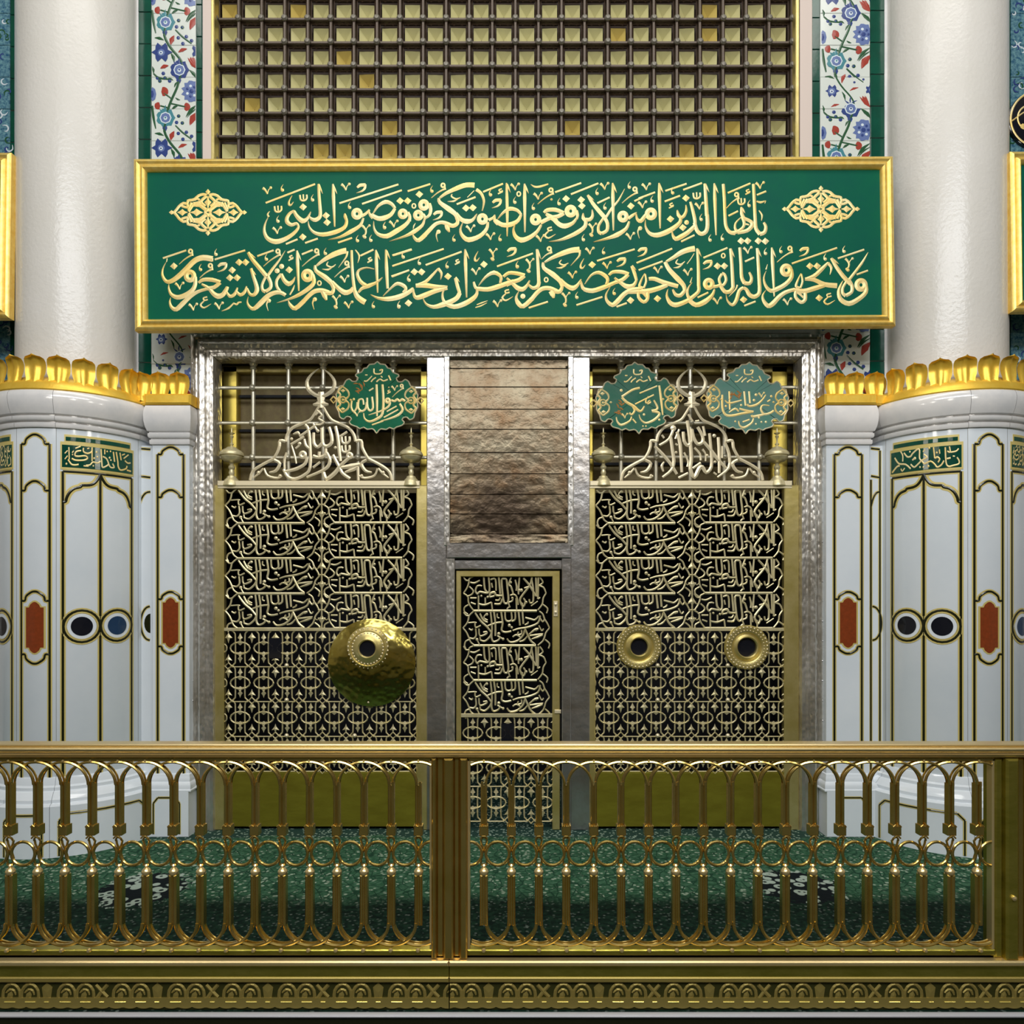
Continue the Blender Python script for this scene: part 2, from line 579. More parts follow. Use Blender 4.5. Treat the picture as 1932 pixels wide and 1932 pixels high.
# ------------------------------------------------------------------ lettering, traced from the photograph
# each block: origin px, origin py, units per px, strokes
BANNER1 = [
(480, 335, 7.728, """
s10,75,30 205,570 155,680 145,790 195,890 310,935 440,900 560,825 630,750 645,700
s30,62,34 645,715 615,670 540,690 480,650 475,590 520,520 580,485
s40,75,15 575,485 620,565 700,632 770,600 822,500
s8,25,30 225,490 192,535 210,575
s34,42,48 935,95 942,250 960,480; B 940,110 995,240
s46,62,20 960,470 955,570 890,618 830,600 790,560
A 1145,95 1170,720
d710,430; d1045,555; d1060,655; d705,868
s34,70,10 1325,560 1345,640 1310,730 1180,795 1000,832 870,800 800,720 785,635
s20,50,30 1318,525 1325,570 1340,630
R1495,530,78
s30,62,8 1590,590 1540,700 1400,790 1240,870 1070,907
s46,40,30 1560,560 1620,530 1680,470; s24,40,50 1660,480 1690,550 1730,590
s15,60,40 1720,545 1800,420 1910,355 2000,385 2050,450
s40,72,60 2050,450 1990,540 1890,590 1800,595 1700,545
s10,78,35 1740,635 1745,740 1800,825 1930,855 2070,780 2185,705 2255,625 2265,540
f165,370 885,95; f1240,375 2100,100; f1570,385 2150,185; f460,970 630,900; f740,955 925,890; f1220,950 1425,880
v190,245; v335,825; v1335,190; c405,205; c340,660; c845,350; c1385,460; c1500,945; c1695,940; C520,418
V1620,700 1605,890; c1895,750; t345,455; t715,290; m1560,150
"""),
(720, 335, 7.728, """
d270,340; d380,340; d550,245; d1230,445; d1330,440
R615,400,76; s56,48,30 690,380 715,460 695,550 620,600
R535,550,72; s56,40,30 600,540 632,580 622,620; s28,62,8 625,610 590,700 470,790 330,860 110,932
R310,530,70; s50,44,40 380,510 410,570 408,640
s30,66,75 845,300 940,230 1100,155 1230,110 1355,112
s32,76,50 832,300 850,365 980,460 1080,540 1105,620
s44,62,60 1108,600 1102,670 1040,705 960,680
s60,50,62 1000,695 930,665 860,655 780,685 700,765 620,850
s66,58,10 640,830 540,915 480,880 447,815
s66,66,16 950,690 962,740 990,800
s46,74,16 1085,520 1160,610 1250,640 1330,615 1390,530
s10,30,12 1030,240 1018,275 1085,312 1150,290; s8,26,10 960,350 1050,345 1110,318
f1095,390 1370,285; s10,12,10 1350,190 1300,240 1250,290
s50,36,14 1380,175 1450,230 1490,330 1483,420 1465,490
R1470,605,76
s36,74,12 1550,650 1530,750 1430,855 1270,908 1180,850 1148,760 1185,655
v1300,800; v1590,915; c1725,930; c1052,935; h1730,200; c1585,275; m1680,370
f1480,210 1770,90; f380,200 710,95; c730,222; w895,115 725,300; o470,415; m820,545; p830,790; v180,730; c40,755
s12,60,36 1690,610 1770,515 1870,455 1980,480 2035,545
s36,70,60 2035,540 1985,630 1880,685 1760,690 1660,630
s44,36,20 1560,620 1620,590 1655,545; s20,46,50 1650,548 1650,630 1700,680
s22,52,16 1820,80 1828,300 1832,560 1830,860; B1826,100 1880,225
s8,18,10 495,665 470,705 460,750
"""),
(960, 335, 7.728, """
A230,90 235,800
R390,612,78
s34,78,10 472,690 410,790 300,875 180,912 95,855 68,760 95,680
s36,66,50 510,515 560,475 680,470 800,515
s60,56,60 800,520 720,565 600,590 460,660
s40,72,60 540,530 620,580 700,640
s60,74,30 650,600 730,680 820,708 930,665 992,590
R902,490,84
s44,42,30 985,480 1002,550 990,610
s16,52,56 1085,520 1085,590 1125,630; s16,56,50 1215,470 1220,560 1180,612 1120,612
s48,66,8 1120,610 1112,710 1010,795 860,870 730,915 580,937
d835,310; d1055,325; d1065,415; d1780,415
s36,58,60 1150,255 1220,370 1300,470 1400,585; B1160,270 1245,335
s10,34,36 1690,165 1600,330 1500,450 1410,590
s36,40,56 1375,600 1310,700 1310,790 1355,815
s52,48,50 1400,590 1438,670 1430,770 1355,815
A1515,80 1525,775
R1665,570,78; s44,44,16 1740,600 1800,555 1865,510; s30,70,8 1755,640 1710,745 1580,835 1420,892 1230,942
v95,190; v430,325; v465,940; v1400,180; v1775,910; V1215,675 1205,865; c85,385; c355,475; c730,405; c1285,255; c1400,470; c1085,930
c1755,165; o145,240; f675,215 1055,80; f905,245 1305,85; f1290,375 1470,290; f1830,345 1950,290; w615,185 420,390; w1840,170 1650,375
s10,36,22 320,100 380,135 460,130 575,95; e600,775; D622,320,18; p1915,740
"""),
(1210, 335, 7.728, """
s20,60,46 -75,530 -60,605 -10,635 50,565 90,520
R140,530,84
s8,80,44 62,615 62,715 120,812 230,840 380,790 500,715 565,650 572,600
A260,80 275,745
s20,50,50 525,475 540,545 580,590; s16,50,44 650,400 655,485 620,560 575,590
d650,300; d425,605; D660,655,36; d605,730
s38,50,56 925,90 940,300 955,560; B932,100 992,220
s52,62,52 960,540 965,700 940,790 870,822 810,770 775,660
s34,52,46 715,355 750,480 780,620 782,700
s56,74,8 772,715 680,800 580,862 500,895 458,840 450,770
A1065,85 1090,842
s44,46,58 1195,95 1210,300 1220,560 1235,710 1290,795 1370,812
s30,50,50 1460,430 1465,530 1495,590; B1470,450 1515,525
s16,34,46 1450,585 1375,665 1370,750 1410,790
s46,40,54 1470,570 1500,660 1480,730 1400,790 1330,805
s44,60,50 1490,590 1600,645 1612,705 1540,775 1400,805
s20,26,20 1485,690 1530,680 1570,692
s44,48,60 1635,95 1648,350 1660,600 1672,745 1730,825
s60,52,34 1725,825 1795,800 1815,720 1785,655
s16,26,8 1715,480 1760,550 1750,632
d1455,925; d1550,925; d1705,925; d1808,930
v75,188; v850,468; v1735,168; v20,450; c155,368; c455,248; c870,635; c1570,432; c1000,935; c1180,922
t810,260; t1460,345; w1390,250 1240,450; h435,410; h1550,210
f350,195 660,90; f610,180 885,80; f340,350 565,265; f-40,305 200,215; f1260,225 1590,85; f1685,255 1820,200; f1270,560 1410,490; f580,935 775,840
s20,34,12 1680,345 1740,362 1815,340; s12,12,8 1815,340 1800,380
"""),
]
BANNER2 = [
(290, 460, 7.728, """
s8,72,84 185,260 135,360 128,460 180,545 255,545 360,475 480,362 600,245 720,202 860,222
s40,20,4 850,215 862,262
f135,210 475,95; s16,26,10 195,215 188,265; d295,325
R530,470,86
s50,76,8 605,480 605,590 560,680 450,755 340,780 255,735 220,650 222,588
s40,76,8 790,655 640,700 520,780 420,875 330,955 262,925 235,850 248,785
s36,66,50 655,570 720,525 850,525 975,560
s56,56,60 970,565 880,635 780,650
s30,80,44 700,590 800,645 870,725 940,765 1010,740 1062,660 1075,625
s22,62,22 1050,680 1110,765 1180,735 1222,640; s30,60,20 1200,690 1262,745 1325,705 1355,620
s30,66,40 1360,650 1405,735 1465,742 1505,680 1495,600 1455,480 1420,360; B1430,390 1492,458
d1145,385; d1110,495; d1215,495; d1245,270; d1340,270
s44,62,62 1378,125 1440,230 1540,350 1650,480; B1390,140 1490,215
s8,38,42 1918,100 1830,240 1730,370 1660,470
s38,38,60 1630,485 1580,600 1590,675 1632,695
s54,48,50 1665,480 1705,570 1700,645 1632,695
s8,76,50 1380,770 1365,855 1405,925 1465,945 1560,865 1660,765 1760,715 1850,712 1925,752
s44,40,44 1860,440 1795,530 1795,620 1840,690
s44,72,12 1860,440 1900,530 1968,585 2030,545 2062,482
D1865,330,38; D1800,395,38
v580,975; v380,668; v955,958; e755,825; s8,28,20 990,982 1090,940 1170,862; s24,30,20 1165,868 1210,885 1235,858 1282,852
c905,178; c680,400; c1640,250; m1000,335; w535,110 370,300; w825,320 670,500; w1810,110 1600,330; f890,230 1335,95; f1510,180 1750,95; p1680,830
"""),
(530, 460, 7.728, """
A235,100 260,690; d120,380
R388,462,88; s54,66,8 462,450 480,565 400,655 260,745 110,810 -60,862
s30,76,84 520,320 620,240 760,160 890,112 955,100
s34,22,8 968,110 955,185 900,265 838,350
s34,74,60 500,315 512,395 640,485 740,575 772,650
s40,62,60 772,640 745,715 650,715
s62,66,60 700,712 600,680 500,690 420,745 330,840
s64,66,8 340,830 210,942 135,890 108,825
s70,72,24 612,700 640,760 665,825
s44,78,50 745,550 840,650 935,712 1015,690 1055,640
s36,42,50 1030,95 1040,350 1058,560 1075,680
s50,84,80 1070,670 1110,765 1180,825 1232,855
s16,40,62 1362,372 1250,350 1145,382 1115,450 1160,550 1240,612
s14,62,30 1482,490 1400,560 1280,612 1180,652 1130,712
A1385,90 1410,715
s26,50,36 1530,85 1540,350 1555,655; B1538,105 1592,225
s14,60,36 1490,762 1620,632 1700,580 1790,612 1822,662 1780,712
s12,82,50 1308,742 1420,792 1560,805 1720,775 1855,712 1932,652
d1860,865
s10,30,12 690,260 668,310 740,342 800,300; s8,28,10 600,370 685,378 750,345
s16,26,8 1085,90 1142,175 1120,280
v930,568; v990,945; V800,760 800,950; p495,810; c645,165; c1345,940; c1720,935; c1860,550; c1780,215; o560,575; h145,205; h1295,235
w520,105 310,330; w960,285 780,490; f95,130 200,85; f305,155 465,90; f1160,175 1350,85; f1640,170 1910,85; f1625,325 2375,75; f1620,480 1870,385
s8,28,20 200,600 175,665 130,745
"""),
(730, 460, 7.728, """
s50,42,14 250,725 330,690 388,640
s22,78,60 380,650 400,755 445,785 540,755 700,690 880,640
s56,84,26 420,610 560,605 700,625 885,625
s40,50,24 430,605 560,555 650,470 750,360
s44,36,10 745,360 795,430 782,525
s8,78,60 520,780 570,875 680,920 820,885 940,840 1025,785 1062,715
s46,50,46 1000,500 1030,620 1062,720; B1000,490 1062,562
s10,34,46 865,640 815,710 815,800 850,865
s60,76,26 855,875 980,918 1130,875 1260,795 1312,725 1310,650
A1140,80 1162,785
s30,46,44 1265,555 1295,640 1370,670
s12,62,34 1335,615 1440,485 1560,420 1662,482 1650,575
s60,72,56 1320,655 1470,665 1620,625 1760,575 1850,545
d400,410; d505,410; d890,475; d1415,300; d315,865
c235,218; c470,310; c875,360; c320,555; c170,945; c1900,355; C1300,265; V1540,80 1540,250; h1025,265; v1300,458; v1615,925; m1820,115; e1755,720
f80,170 360,80; f565,310 1090,115; f65,475 325,385; f1605,330 2130,140; s14,20,8 1290,930 1370,905 1460,860; s14,20,8 1310,890 1380,862 1470,830
"""),
(960, 460, 7.728, """
s40,56,56 -80,480 0,425 120,432 232,462
s56,60,60 228,465 150,525 60,555 -40,600
s30,80,20 -30,500 60,585 130,645 200,662 262,612 305,535
s30,62,52 290,600 350,645 420,622 442,550
s38,44,50 412,80 425,300 438,570; B420,100 470,230
D205,765,38
s26,72,84 520,272 620,210 780,140 920,95 1030,85
s36,22,8 1032,90 1030,170 970,245 900,322
s34,76,56 500,272 512,355 640,445 750,545 782,625
s40,62,60 782,615 745,695 660,692
s62,62,60 700,692 600,650 500,652 420,705 330,812
s64,66,8 345,795 210,912 135,862 108,780 150,688
s72,72,24 612,690 640,742 655,795
s46,76,20 750,520 840,608 930,648 1000,605 1055,520
s26,50,60 1050,545 1080,645 1150,685
s12,62,38 1105,592 1200,460 1310,418 1412,472 1442,532 1420,592
s60,72,50 1100,665 1220,685 1380,635 1560,560
s36,56,52 1460,458 1520,410 1650,410 1748,442
s52,56,56 1742,448 1660,522 1550,562
s30,74,34 1540,495 1640,575 1730,625 1820,602 1862,530
s34,50,40 1788,325 1830,420 1862,535; B1795,320 1858,388
s56,74,8 1932,655 1790,672 1680,735 1590,832 1510,892 1432,832 1418,740 1480,628
d1215,305; d1775,825
s10,30,12 770,235 738,280 800,312 870,282; s8,28,10 690,350 765,350 840,315
v930,508; v1185,158; v1435,368; V300,225 290,425; V825,720 820,920; c120,360; c1380,155; c1535,750; c990,805; C1065,370; o545,525; m1640,262
w590,75 480,225; f1285,250 1835,80; f290,935 570,845; f985,895 1365,775; f1570,920 1720,865
"""),
(1190, 460, 7.728, """
s60,76,60 -40,700 120,695 250,690 400,652 530,600
s10,40,40 205,430 150,540 128,620 180,645; s24,30,30 210,440 225,545 190,645
s40,50,50 115,670 115,780 190,848 245,800 245,705; s40,34,30 150,700 190,730 232,782
s50,66,60 262,512 350,512 480,562 690,620
s32,72,84 515,262 620,202 740,125 850,85 935,70
s10,12,10 925,140 880,215 820,295
s50,76,50 500,265 560,375 680,505 770,605 790,690
s50,62,26 790,680 725,752 655,742 612,665
s32,44,50 970,68 985,300 990,610; B978,85 1030,190
s48,52,60 990,600 990,690 920,762 850,812
s8,74,60 545,660 525,755 570,855 650,892 760,862 860,812
s10,34,60 895,565 840,645 828,745 880,835
s62,76,24 850,822 950,892 1080,845 1185,752 1222,665
R1138,585,80; s54,46,44 1205,625 1250,620 1300,605
s40,40,40 1330,440 1290,510 1310,590 1350,600 1390,530 1370,450 1330,430
s46,64,46 1300,600 1370,695 1445,695 1495,630
s40,46,52 1455,70 1475,300 1492,640; B1462,90 1515,200
s42,46,60 1590,55 1608,300 1618,490 1662,575
s60,50,30 1655,572 1735,575 1762,500 1728,415
s40,46,52 1845,65 1860,300 1878,610; B1852,85 1905,195
s50,66,42 1878,600 1872,722 1800,772 1730,742 1690,672 1645,640
s46,56,8 1645,640 1582,685 1540,822 1482,892 1412,832 1390,738
d390,800; d1265,325; d1365,325; d1645,815
v400,435; v835,468; v1265,885; v1710,148; m170,115; m1122,300; o1350,175; s10,30,12 690,225 660,280 730,302 790,258; s8,28,10 620,350 695,342 760,298
f85,280 605,70; f115,385 465,255; f1060,205 1410,60; f1665,260 1800,200; f1655,905 1820,840; f975,785 1130,710; s24,20,8 1555,600 1530,665 1430,770; s8,22,20 895,490 868,570
"""),
(1400, 460, 7.728, """
A435,55 470,770
R645,385,88
s56,68,8 715,375 722,485 640,585 520,655 420,685 345,612 318,500 352,395; s8,22,20 372,300 350,375
s50,76,8 770,665 640,705 540,775 450,872 380,905 315,832 302,750 350,675
s10,40,40 860,430 810,540 788,620 840,645; s24,30,30 865,440 882,550 850,645
s40,52,50 785,675 780,775 860,852 920,812 920,715; s38,34,28 810,710 850,740 900,790
s60,76,60 760,675 900,692 1050,652 1200,605
s46,64,76 915,515 1050,525 1200,592 1385,612
s40,72,30 925,515 1050,472 1160,372 1255,275
s48,38,8 1250,280 1302,350 1280,455
s40,62,62 1300,210 1380,345 1480,480 1585,590; B1320,225 1415,300
s8,36,42 1838,125 1740,290 1560,525
s38,38,60 1530,540 1470,640 1470,722 1512,755
s54,48,52 1565,540 1605,620 1595,705 1512,755
R1735,600,90
s54,76,8 1802,600 1805,705 1700,805 1560,872 1440,812 1408,700 1440,600 1475,535
d990,325; d1095,325; d1125,790
V1555,215 1540,405; v665,898; c340,165; c565,138; c1210,245; c1485,135; w700,68 510,270; m905,110; e1270,775
f725,290 1385,60; f1395,215 1780,85; f1670,450 1835,390
"""),
]
# pierced brass rows (A: left column, B: right column); 10.06 units per px
ROW_A = """
u44 270,725 1560,725
s26,30,26 290,720 210,660 170,570 120,470 50,390; s26,30,26 50,390 130,300 160,230 180,150 270,70
s26,28,26 190,610 110,640 82,720 110,790
s26,30,26 1600,720 1700,640 1740,560 1765,480 1840,390; s26,30,26 1840,390 1790,290 1740,220 1700,120 1630,70
s26,28,26 1750,610 1842,690 1820,780
s30,40,30 300,100 420,260 540,360 640,480; s30,36,26 400,110 470,240 560,280
s30,36,30 620,80 640,250 650,400 640,560 680,650 780,620 830,550; u34 690,80 720,300 720,540; s34,36,34 840,80 870,300 850,430 930,470 1050,450
s30,34,30 870,280 740,290 560,350
s30,34,30 920,80 930,220 990,262 1060,225 1050,90; s30,34,30 1130,80 1130,220 1060,262
u34 1200,70 1230,340; u34 1280,70 1300,310
s26,36,30 1080,440 1200,402 1400,372 1600,292 1650,150
s30,34,26 1340,190 1460,220 1540,232 1620,160; s26,30,26 1330,330 1390,300 1400,265
s26,30,26 1640,190 1700,270 1745,205
s34,38,34 1330,400 1390,520 1450,630 1545,705; s26,40,40 1420,510 1540,420 1610,410
s26,36,20 1430,535 1560,520 1710,500; s20,40,30 1470,600 1600,560 1700,520
s28,34,28 1260,430 1262,500 1180,522 1200,460; s28,30,28 1080,560 1150,520 1230,560
s28,38,26 960,590 1030,660 1180,632 1300,520 1320,430; s20,34,20 1220,650 1310,622 1385,540
s28,30,26 300,270 310,380 420,340; s26,28,26 170,400 230,432 252,400
s28,34,26 310,400 322,530 270,592 190,580; s28,34,28 380,400 400,540 530,502 540,462 470,472
s28,36,28 410,620 500,642 600,562 640,480; u28 400,560 412,630; u26 1620,340 1680,440 1720,400
D340,610,30; D790,500,34; D880,600,28; D545,130,28; D500,250,22; D1010,340,34; D1560,420,30; D1060,380,26
u26 760,540 860,590 900,600; u26 540,110 480,190 560,240; u24 760,110 760,180 800,200
u24 160,290 290,280 330,290; u24 340,610 380,690 400,720; u26 60,90 120,150 180,150
"""
ROW_B = """
u44 270,725 1580,725
s26,30,26 270,720 190,620 160,540 150,450 60,390; s26,30,26 60,390 130,290 170,190 180,110 260,70
s26,28,26 160,610 80,660 80,740 150,790
s26,30,26 180,260 262,340 230,410 130,450
s26,30,26 1600,710 1690,600 1712,480 1770,390; s26,30,26 1770,390 1720,280 1620,242; s26,30,26 1620,242 1705,180 1640,80; s26,28,26 1700,600 1802,680 1780,770
s32,36,30 480,70 500,300 560,375; s32,36,30 580,70 600,300 560,385 400,360 350,402 308,340 340,250; u28 340,250 400,240 440,252
s26,32,26 200,180 290,192 400,140
s28,32,30 620,130 720,120 735,340; u26 640,190 660,280
u34 790,70 820,400; s34,50,30 600,460 620,392 700,372 740,430 880,432; u30 600,462 700,442
s34,36,34 900,110 850,140 870,400 900,560 960,582 992,500 970,300 950,130 900,110
u28 370,430 372,720; s28,36,26 370,590 500,612 640,560; u28 510,470 512,590; u28 200,480 330,480; u28 210,565 310,600
u28 640,560 660,720; s30,36,24 700,592 820,590 862,490; s26,30,26 720,520 790,522 822,470
s28,36,30 1050,80 1000,220 1045,262 1090,400; s28,34,28 1130,130 1162,260 1150,340; s28,34,28 1220,80 1200,300 1200,410
s28,32,28 1030,430 1100,412 1162,460 1192,610; s28,30,26 1000,562 1070,532 1082,460; u26 985,560 1022,660
s34,40,34 1300,100 1430,240 1555,440; s34,40,30 1480,80 1430,240 1240,480 1252,580 1300,642 1342,550 1300,482; u30 1320,290 1420,262
s30,34,28 1470,120 1502,300 1502,540 1440,572 1420,500; u34 1560,80 1572,450; u34 1610,80 1602,500; s20,36,20 1460,632 1600,540
u28 1150,480 1162,720; u28 1280,570 1282,720
D1040,180,26; D1260,330,34; D1210,330,34; D430,440,22; D1070,480,24; D1360,560,26; D560,460,24
u26 60,70 110,140 180,140; u24 1650,470 1600,500; u26 960,690 1000,650
"""
CREST_L = """
s30,34,34 770,740 812,800 832,1000 832,1280 760,1372 640,1422 550,1392 500,1300
s34,40,34 1070,770 1102,880 1102,970 1040,1012 990,970 980,780; s34,38,30 985,970 930,1022 880,970 878,840; s24,30,28 760,920 780,1000 825,1040
s34,38,30 1150,760 1182,900 1202,1100 1216,1200
s30,40,30 1030,1040 1022,1120 940,1152 870,1130; u34 950,1080 945,1140; R742,1120,46; s34,38,30 795,1150 770,1232 670,1292 560,1322 500,1330
s24,28,24 540,1090 512,1180 512,1300
s32,40,26 1040,1090 1082,1180 1060,1262 980,1322 790,1402
s32,36,34 1120,1120 1160,1200 1200,1272 1240,1352 1335,1420; s40,46,34 1000,1340 1040,1422 1150,1342 1220,1252 1330,1152
R1330,1130,40; s30,56,40 1220,1282 1350,1262 1460,1240; s24,44,34 1270,1342 1380,1300 1430,1270; u26 1430,1230 1440,1440
f590,990 760,890; f700,890 900,750; f1210,890 1300,830; f870,1280 960,1210
s14,34,14 620,860 680,840 700,870; s16,22,16 600,1000 640,1130 660,1230; D600,920,20; D930,820,22; D1150,1030,20; t1280,1040; t1280,930; D700,980,24
u22 920,560 980,620 940,660 1000,700; u20 900,740 960,740 1020,700; u20 900,620 960,560; u22 870,720 930,830; u22 650,1040 700,1000
"""
CREST_R = """
s34,38,26 700,880 722,1050 742,1200 710,1312 600,1402; s30,38,30 500,1010 600,1112 700,1232 780,1362; s26,28,34 560,1000 680,922 745,780
s34,38,30 780,830 822,1000 842,1340; s36,44,30 910,690 940,900 962,1150 950,1300 1000,1402 1060,1292 1100,1272 1150,1342 1212,1272 1212,1100 1190,850
s34,38,30 860,830 872,950 920,1002 962,940 960,790; s34,38,34 970,800 990,900 1040,982 1102,960 1100,880 1040,770
s34,40,30 1120,960 1200,1052 1300,1182 1402,1290; s34,36,30 1300,900 1312,1100 1312,1350; s30,38,20 1380,960 1432,1100 1432,1282 1290,1402
s16,30,20 620,1210 590,1260 610,1330; u24 1000,1030 1070,1110 1080,1190; s26,18,18 1100,1050 1140,1110 1140,1200; u22 870,1090 920,1200 910,1270; f980,1290 1080,1220; f800,1410 920,1350
u22 920,610 980,700; u26 1110,760 1135,880; D735,785,38; D770,1090,18; D1250,880,24; D1260,1210,18; D1160,1130,20; u20 760,980 790,1000; u22 590,870 620,910; u20 1240,1340 1280,1370; u20 1010,700 1060,690; u22 810,800 760,920; u18 1350,1010 1350,1160
"""
CREST_FRAME = """
s26,34,34 935,525 885,610 830,682 720,732 610,782 545,872 528,952
s34,34,30 528,952 455,942 448,1010 420,1092 370,1172
s34,34,30 370,1172 200,1262 110,1332 80,1440
s26,34,34 1005,525 1050,610 1110,685 1215,732 1320,785 1385,870 1405,952
s34,34,30 1405,952 1475,942 1490,1030 1530,1112 1570,1172
s34,34,30 1570,1172 1740,1262 1832,1340 1860,1440
s30,44,20 380,1182 452,1232 400,1322 320,1342; s20,28,20 255,1290 300,1382 420,1412 480,1382; s14,26,20 120,1410 190,1352 245,1290; D185,1345,24; D455,1385,22
s30,44,20 1545,1182 1478,1232 1530,1322 1610,1342; s20,28,20 1680,1290 1640,1382 1520,1412 1450,1382; s14,26,20 1820,1410 1745,1352 1690,1290; D1750,1345,24; D1480,1385,22
s60,90,56 968,330 968,400 968,470; s24,64,24 870,490 968,480 1065,490; s100,80,60 968,450 968,500 968,530
s8,46,40 945,35 850,110 795,200 815,300 900,368 968,385; s8,46,40 990,35 1085,110 1140,200 1120,300 1035,368 968,385
"""
PLQ_OUT = [(0, -720), (60, -672), (160, -660), (212, -592), (275, -578), (318, -505), (420, -468), (436, -425), (388, -390), (425, -320),
           (505, -318), (566, -365), (640, -320), (682, -232), (766, -210), (790, -110), (828, -50), (812, 60), (828, 190), (770, 310),
           (748, 410), (668, 450), (618, 402), (552, 402), (512, 450), (556, 500), (516, 562), (400, 602), (340, 640), (262, 612), (190, 652),
           (95, 640), (42, 672), (0, 730)]
PLQ_TOP = """
u26 -60,-580 -50,-480 80,-480 110,-560 50,-540; s26,24,20 -260,-330 -200,-330 -100,-430; u22 -240,-450 -190,-450; u24 -120,-310 -80,-360 -20,-400; u26 -10,-310 60,-365 130,-330 220,-360; u26 235,-440 280,-340; u20 80,-430 110,-400
"""
PLQ1 = """
s40,44,30 -10,-260 0,50 0,385; s40,50,20 110,-260 130,50 110,330 10,432 -150,492 -250,430 -270,320
s34,40,34 -200,10 -190,200 -140,272 -80,210 -100,-10; s34,40,34 -370,50 -380,210 -310,282 -230,230 -210,100; u30 -370,50 -290,40 -270,150
s30,36,30 -510,70 -520,200 -470,292 -410,210 -400,100; R220,70,56; s36,44,14 270,100 230,190 80,280 -170,360
u40 290,60 360,80 410,40 460,80 510,40 570,80; s40,46,16 460,130 520,250 430,360 230,442 80,480
f-100,560 130,480; f140,410 430,250; f200,290 400,180; w500,-230 310,0; v360,-130; h240,-110; D-470,40,26; v-400,390; f-160,-130 -70,-185; D240,-200,16
"""
PLQ2 = """
s36,44,26 455,-250 495,50 525,350; s40,40,40 60,-200 -90,-160 -305,-20; s44,56,26 -305,-10 -205,90 -65,170 35,260 95,262 155,170
s44,34,36 -75,180 -45,262 -105,342 -150,300; s24,44,20 -105,380 -145,470 -315,550 -395,480 -415,390
s30,40,44 345,50 415,180 400,240 300,265; s44,46,18 310,270 440,300 445,360 330,460 180,510 80,440 45,340
f-35,130 345,-60; f55,-90 415,-240; D-315,-150,30; D145,340,26; D125,575,18; D185,575,18; f-85,430 -15,510; C200,120; v-240,420; h250,90; D455,445,24
"""
PLQ3 = """
s20,40,40 440,160 310,150 270,230 330,330 450,310 530,260; s36,50,40 340,335 230,360 110,382 80,350; s50,44,30 220,350 232,420
s26,42,20 120,420 80,510 -70,602 -160,560 -180,470; s36,46,40 -510,-60 -510,200 -450,340 -320,362 -120,320 110,282; s36,40,36 -170,220 -20,262 120,280
s34,36,30 -370,-130 -360,240; s20,40,26 -380,300 -250,220 -180,280; s20,36,26 -460,50 -370,110 -120,50; s34,36,34 -70,-130 -40,160; s34,36,34 30,-130 50,110
s36,44,20 -10,130 40,172 180,140 290,50 370,-60; D170,-60,30; D130,50,28; D-440,170,24; D-130,150,24; f-100,490 40,440; v285,-5; D280,490,20; D370,490,24; D170,530,20; D-250,480,20; D480,-30,26; f400,80 460,40
"""
PLATE_L = """
u34 580,380 460,400 430,480 520,500 680,490 740,540 650,580 450,580 350,540; u34 260,560 340,660 430,680 520,670; u30 280,300 290,560
u34 640,320 640,400 740,440 840,400 850,310; u30 850,330 850,600; u32 700,690 800,680 870,620 980,640 1060,600; u26 640,700 760,710
u34 1070,340 1090,640 1110,730 1230,680 1250,640 1200,540 1110,500; u30 1160,350 1160,450; u32 1250,640 1300,720 1390,720 1350,640; u34 1370,390 1400,600
u34 1440,390 1480,600 1490,700 1550,770 1680,730 1700,670; u30 1530,400 1560,560; u26 1580,450 1650,420; u30 1650,560 1720,610 1790,600; u28 1620,520 1740,430; u34 1700,760 1800,780
u26 180,430 250,370; u26 180,550 250,480; u26 360,420 400,380; u28 440,330 570,290; u26 730,340 780,330; D960,410,24; D900,540,22; D980,510,22; D370,460,18; D880,700,20; D1280,520,24; D1310,570,20; D1220,390,20; D1300,385,20; D220,650,24
"""
PLATE_R = """
u34 120,830 230,720 300,700; u34 180,540 280,660 440,680 560,770; u30 320,420 370,500 370,620; u34 400,450 480,530 560,520 600,470 720,380 770,400 770,560 830,620
u34 870,480 950,540 830,600 720,690 640,740 560,680; u34 830,620 890,670 1030,620 1130,680 1190,740 1290,690 1350,600; u30 1100,330 1130,560; u34 1140,560 1190,530 1250,570 1210,640
u28 1240,370 1250,460; u34 1380,320 1400,640 1460,720 1560,700 1700,660 1710,590 1660,520; u32 1480,300 1500,420 1430,400; u30 1510,420 1640,390 1700,330; u34 1420,560 1510,540; u26 1560,500 1610,500
u26 330,760 360,810 420,750; u34 650,560 600,600; u26 900,380 850,430; D1000,350,24; D1180,440,22; D780,740,20; D860,740,20; D980,720,26; D660,560,30; D540,430,20
"""
# repeating cell of the lower pierced brass: origin at ring centre, 12.88 units per px
CELL = """
u34 -118,-380 -115,0 -115,330 -150,420 -205,480; u34 118,-380 115,0 115,330 150,420 205,480
r0,0,10,2
u32 -205,480 -255,420 -280,340; u32 205,480 255,420 280,340
u32 -118,-380 -180,-430 -225,-480; u32 118,-380 180,-430 225,-480; u36 -190,440 190,440
u32 -225,-440 -282,-340
u32 225,-440 282,-340
"""

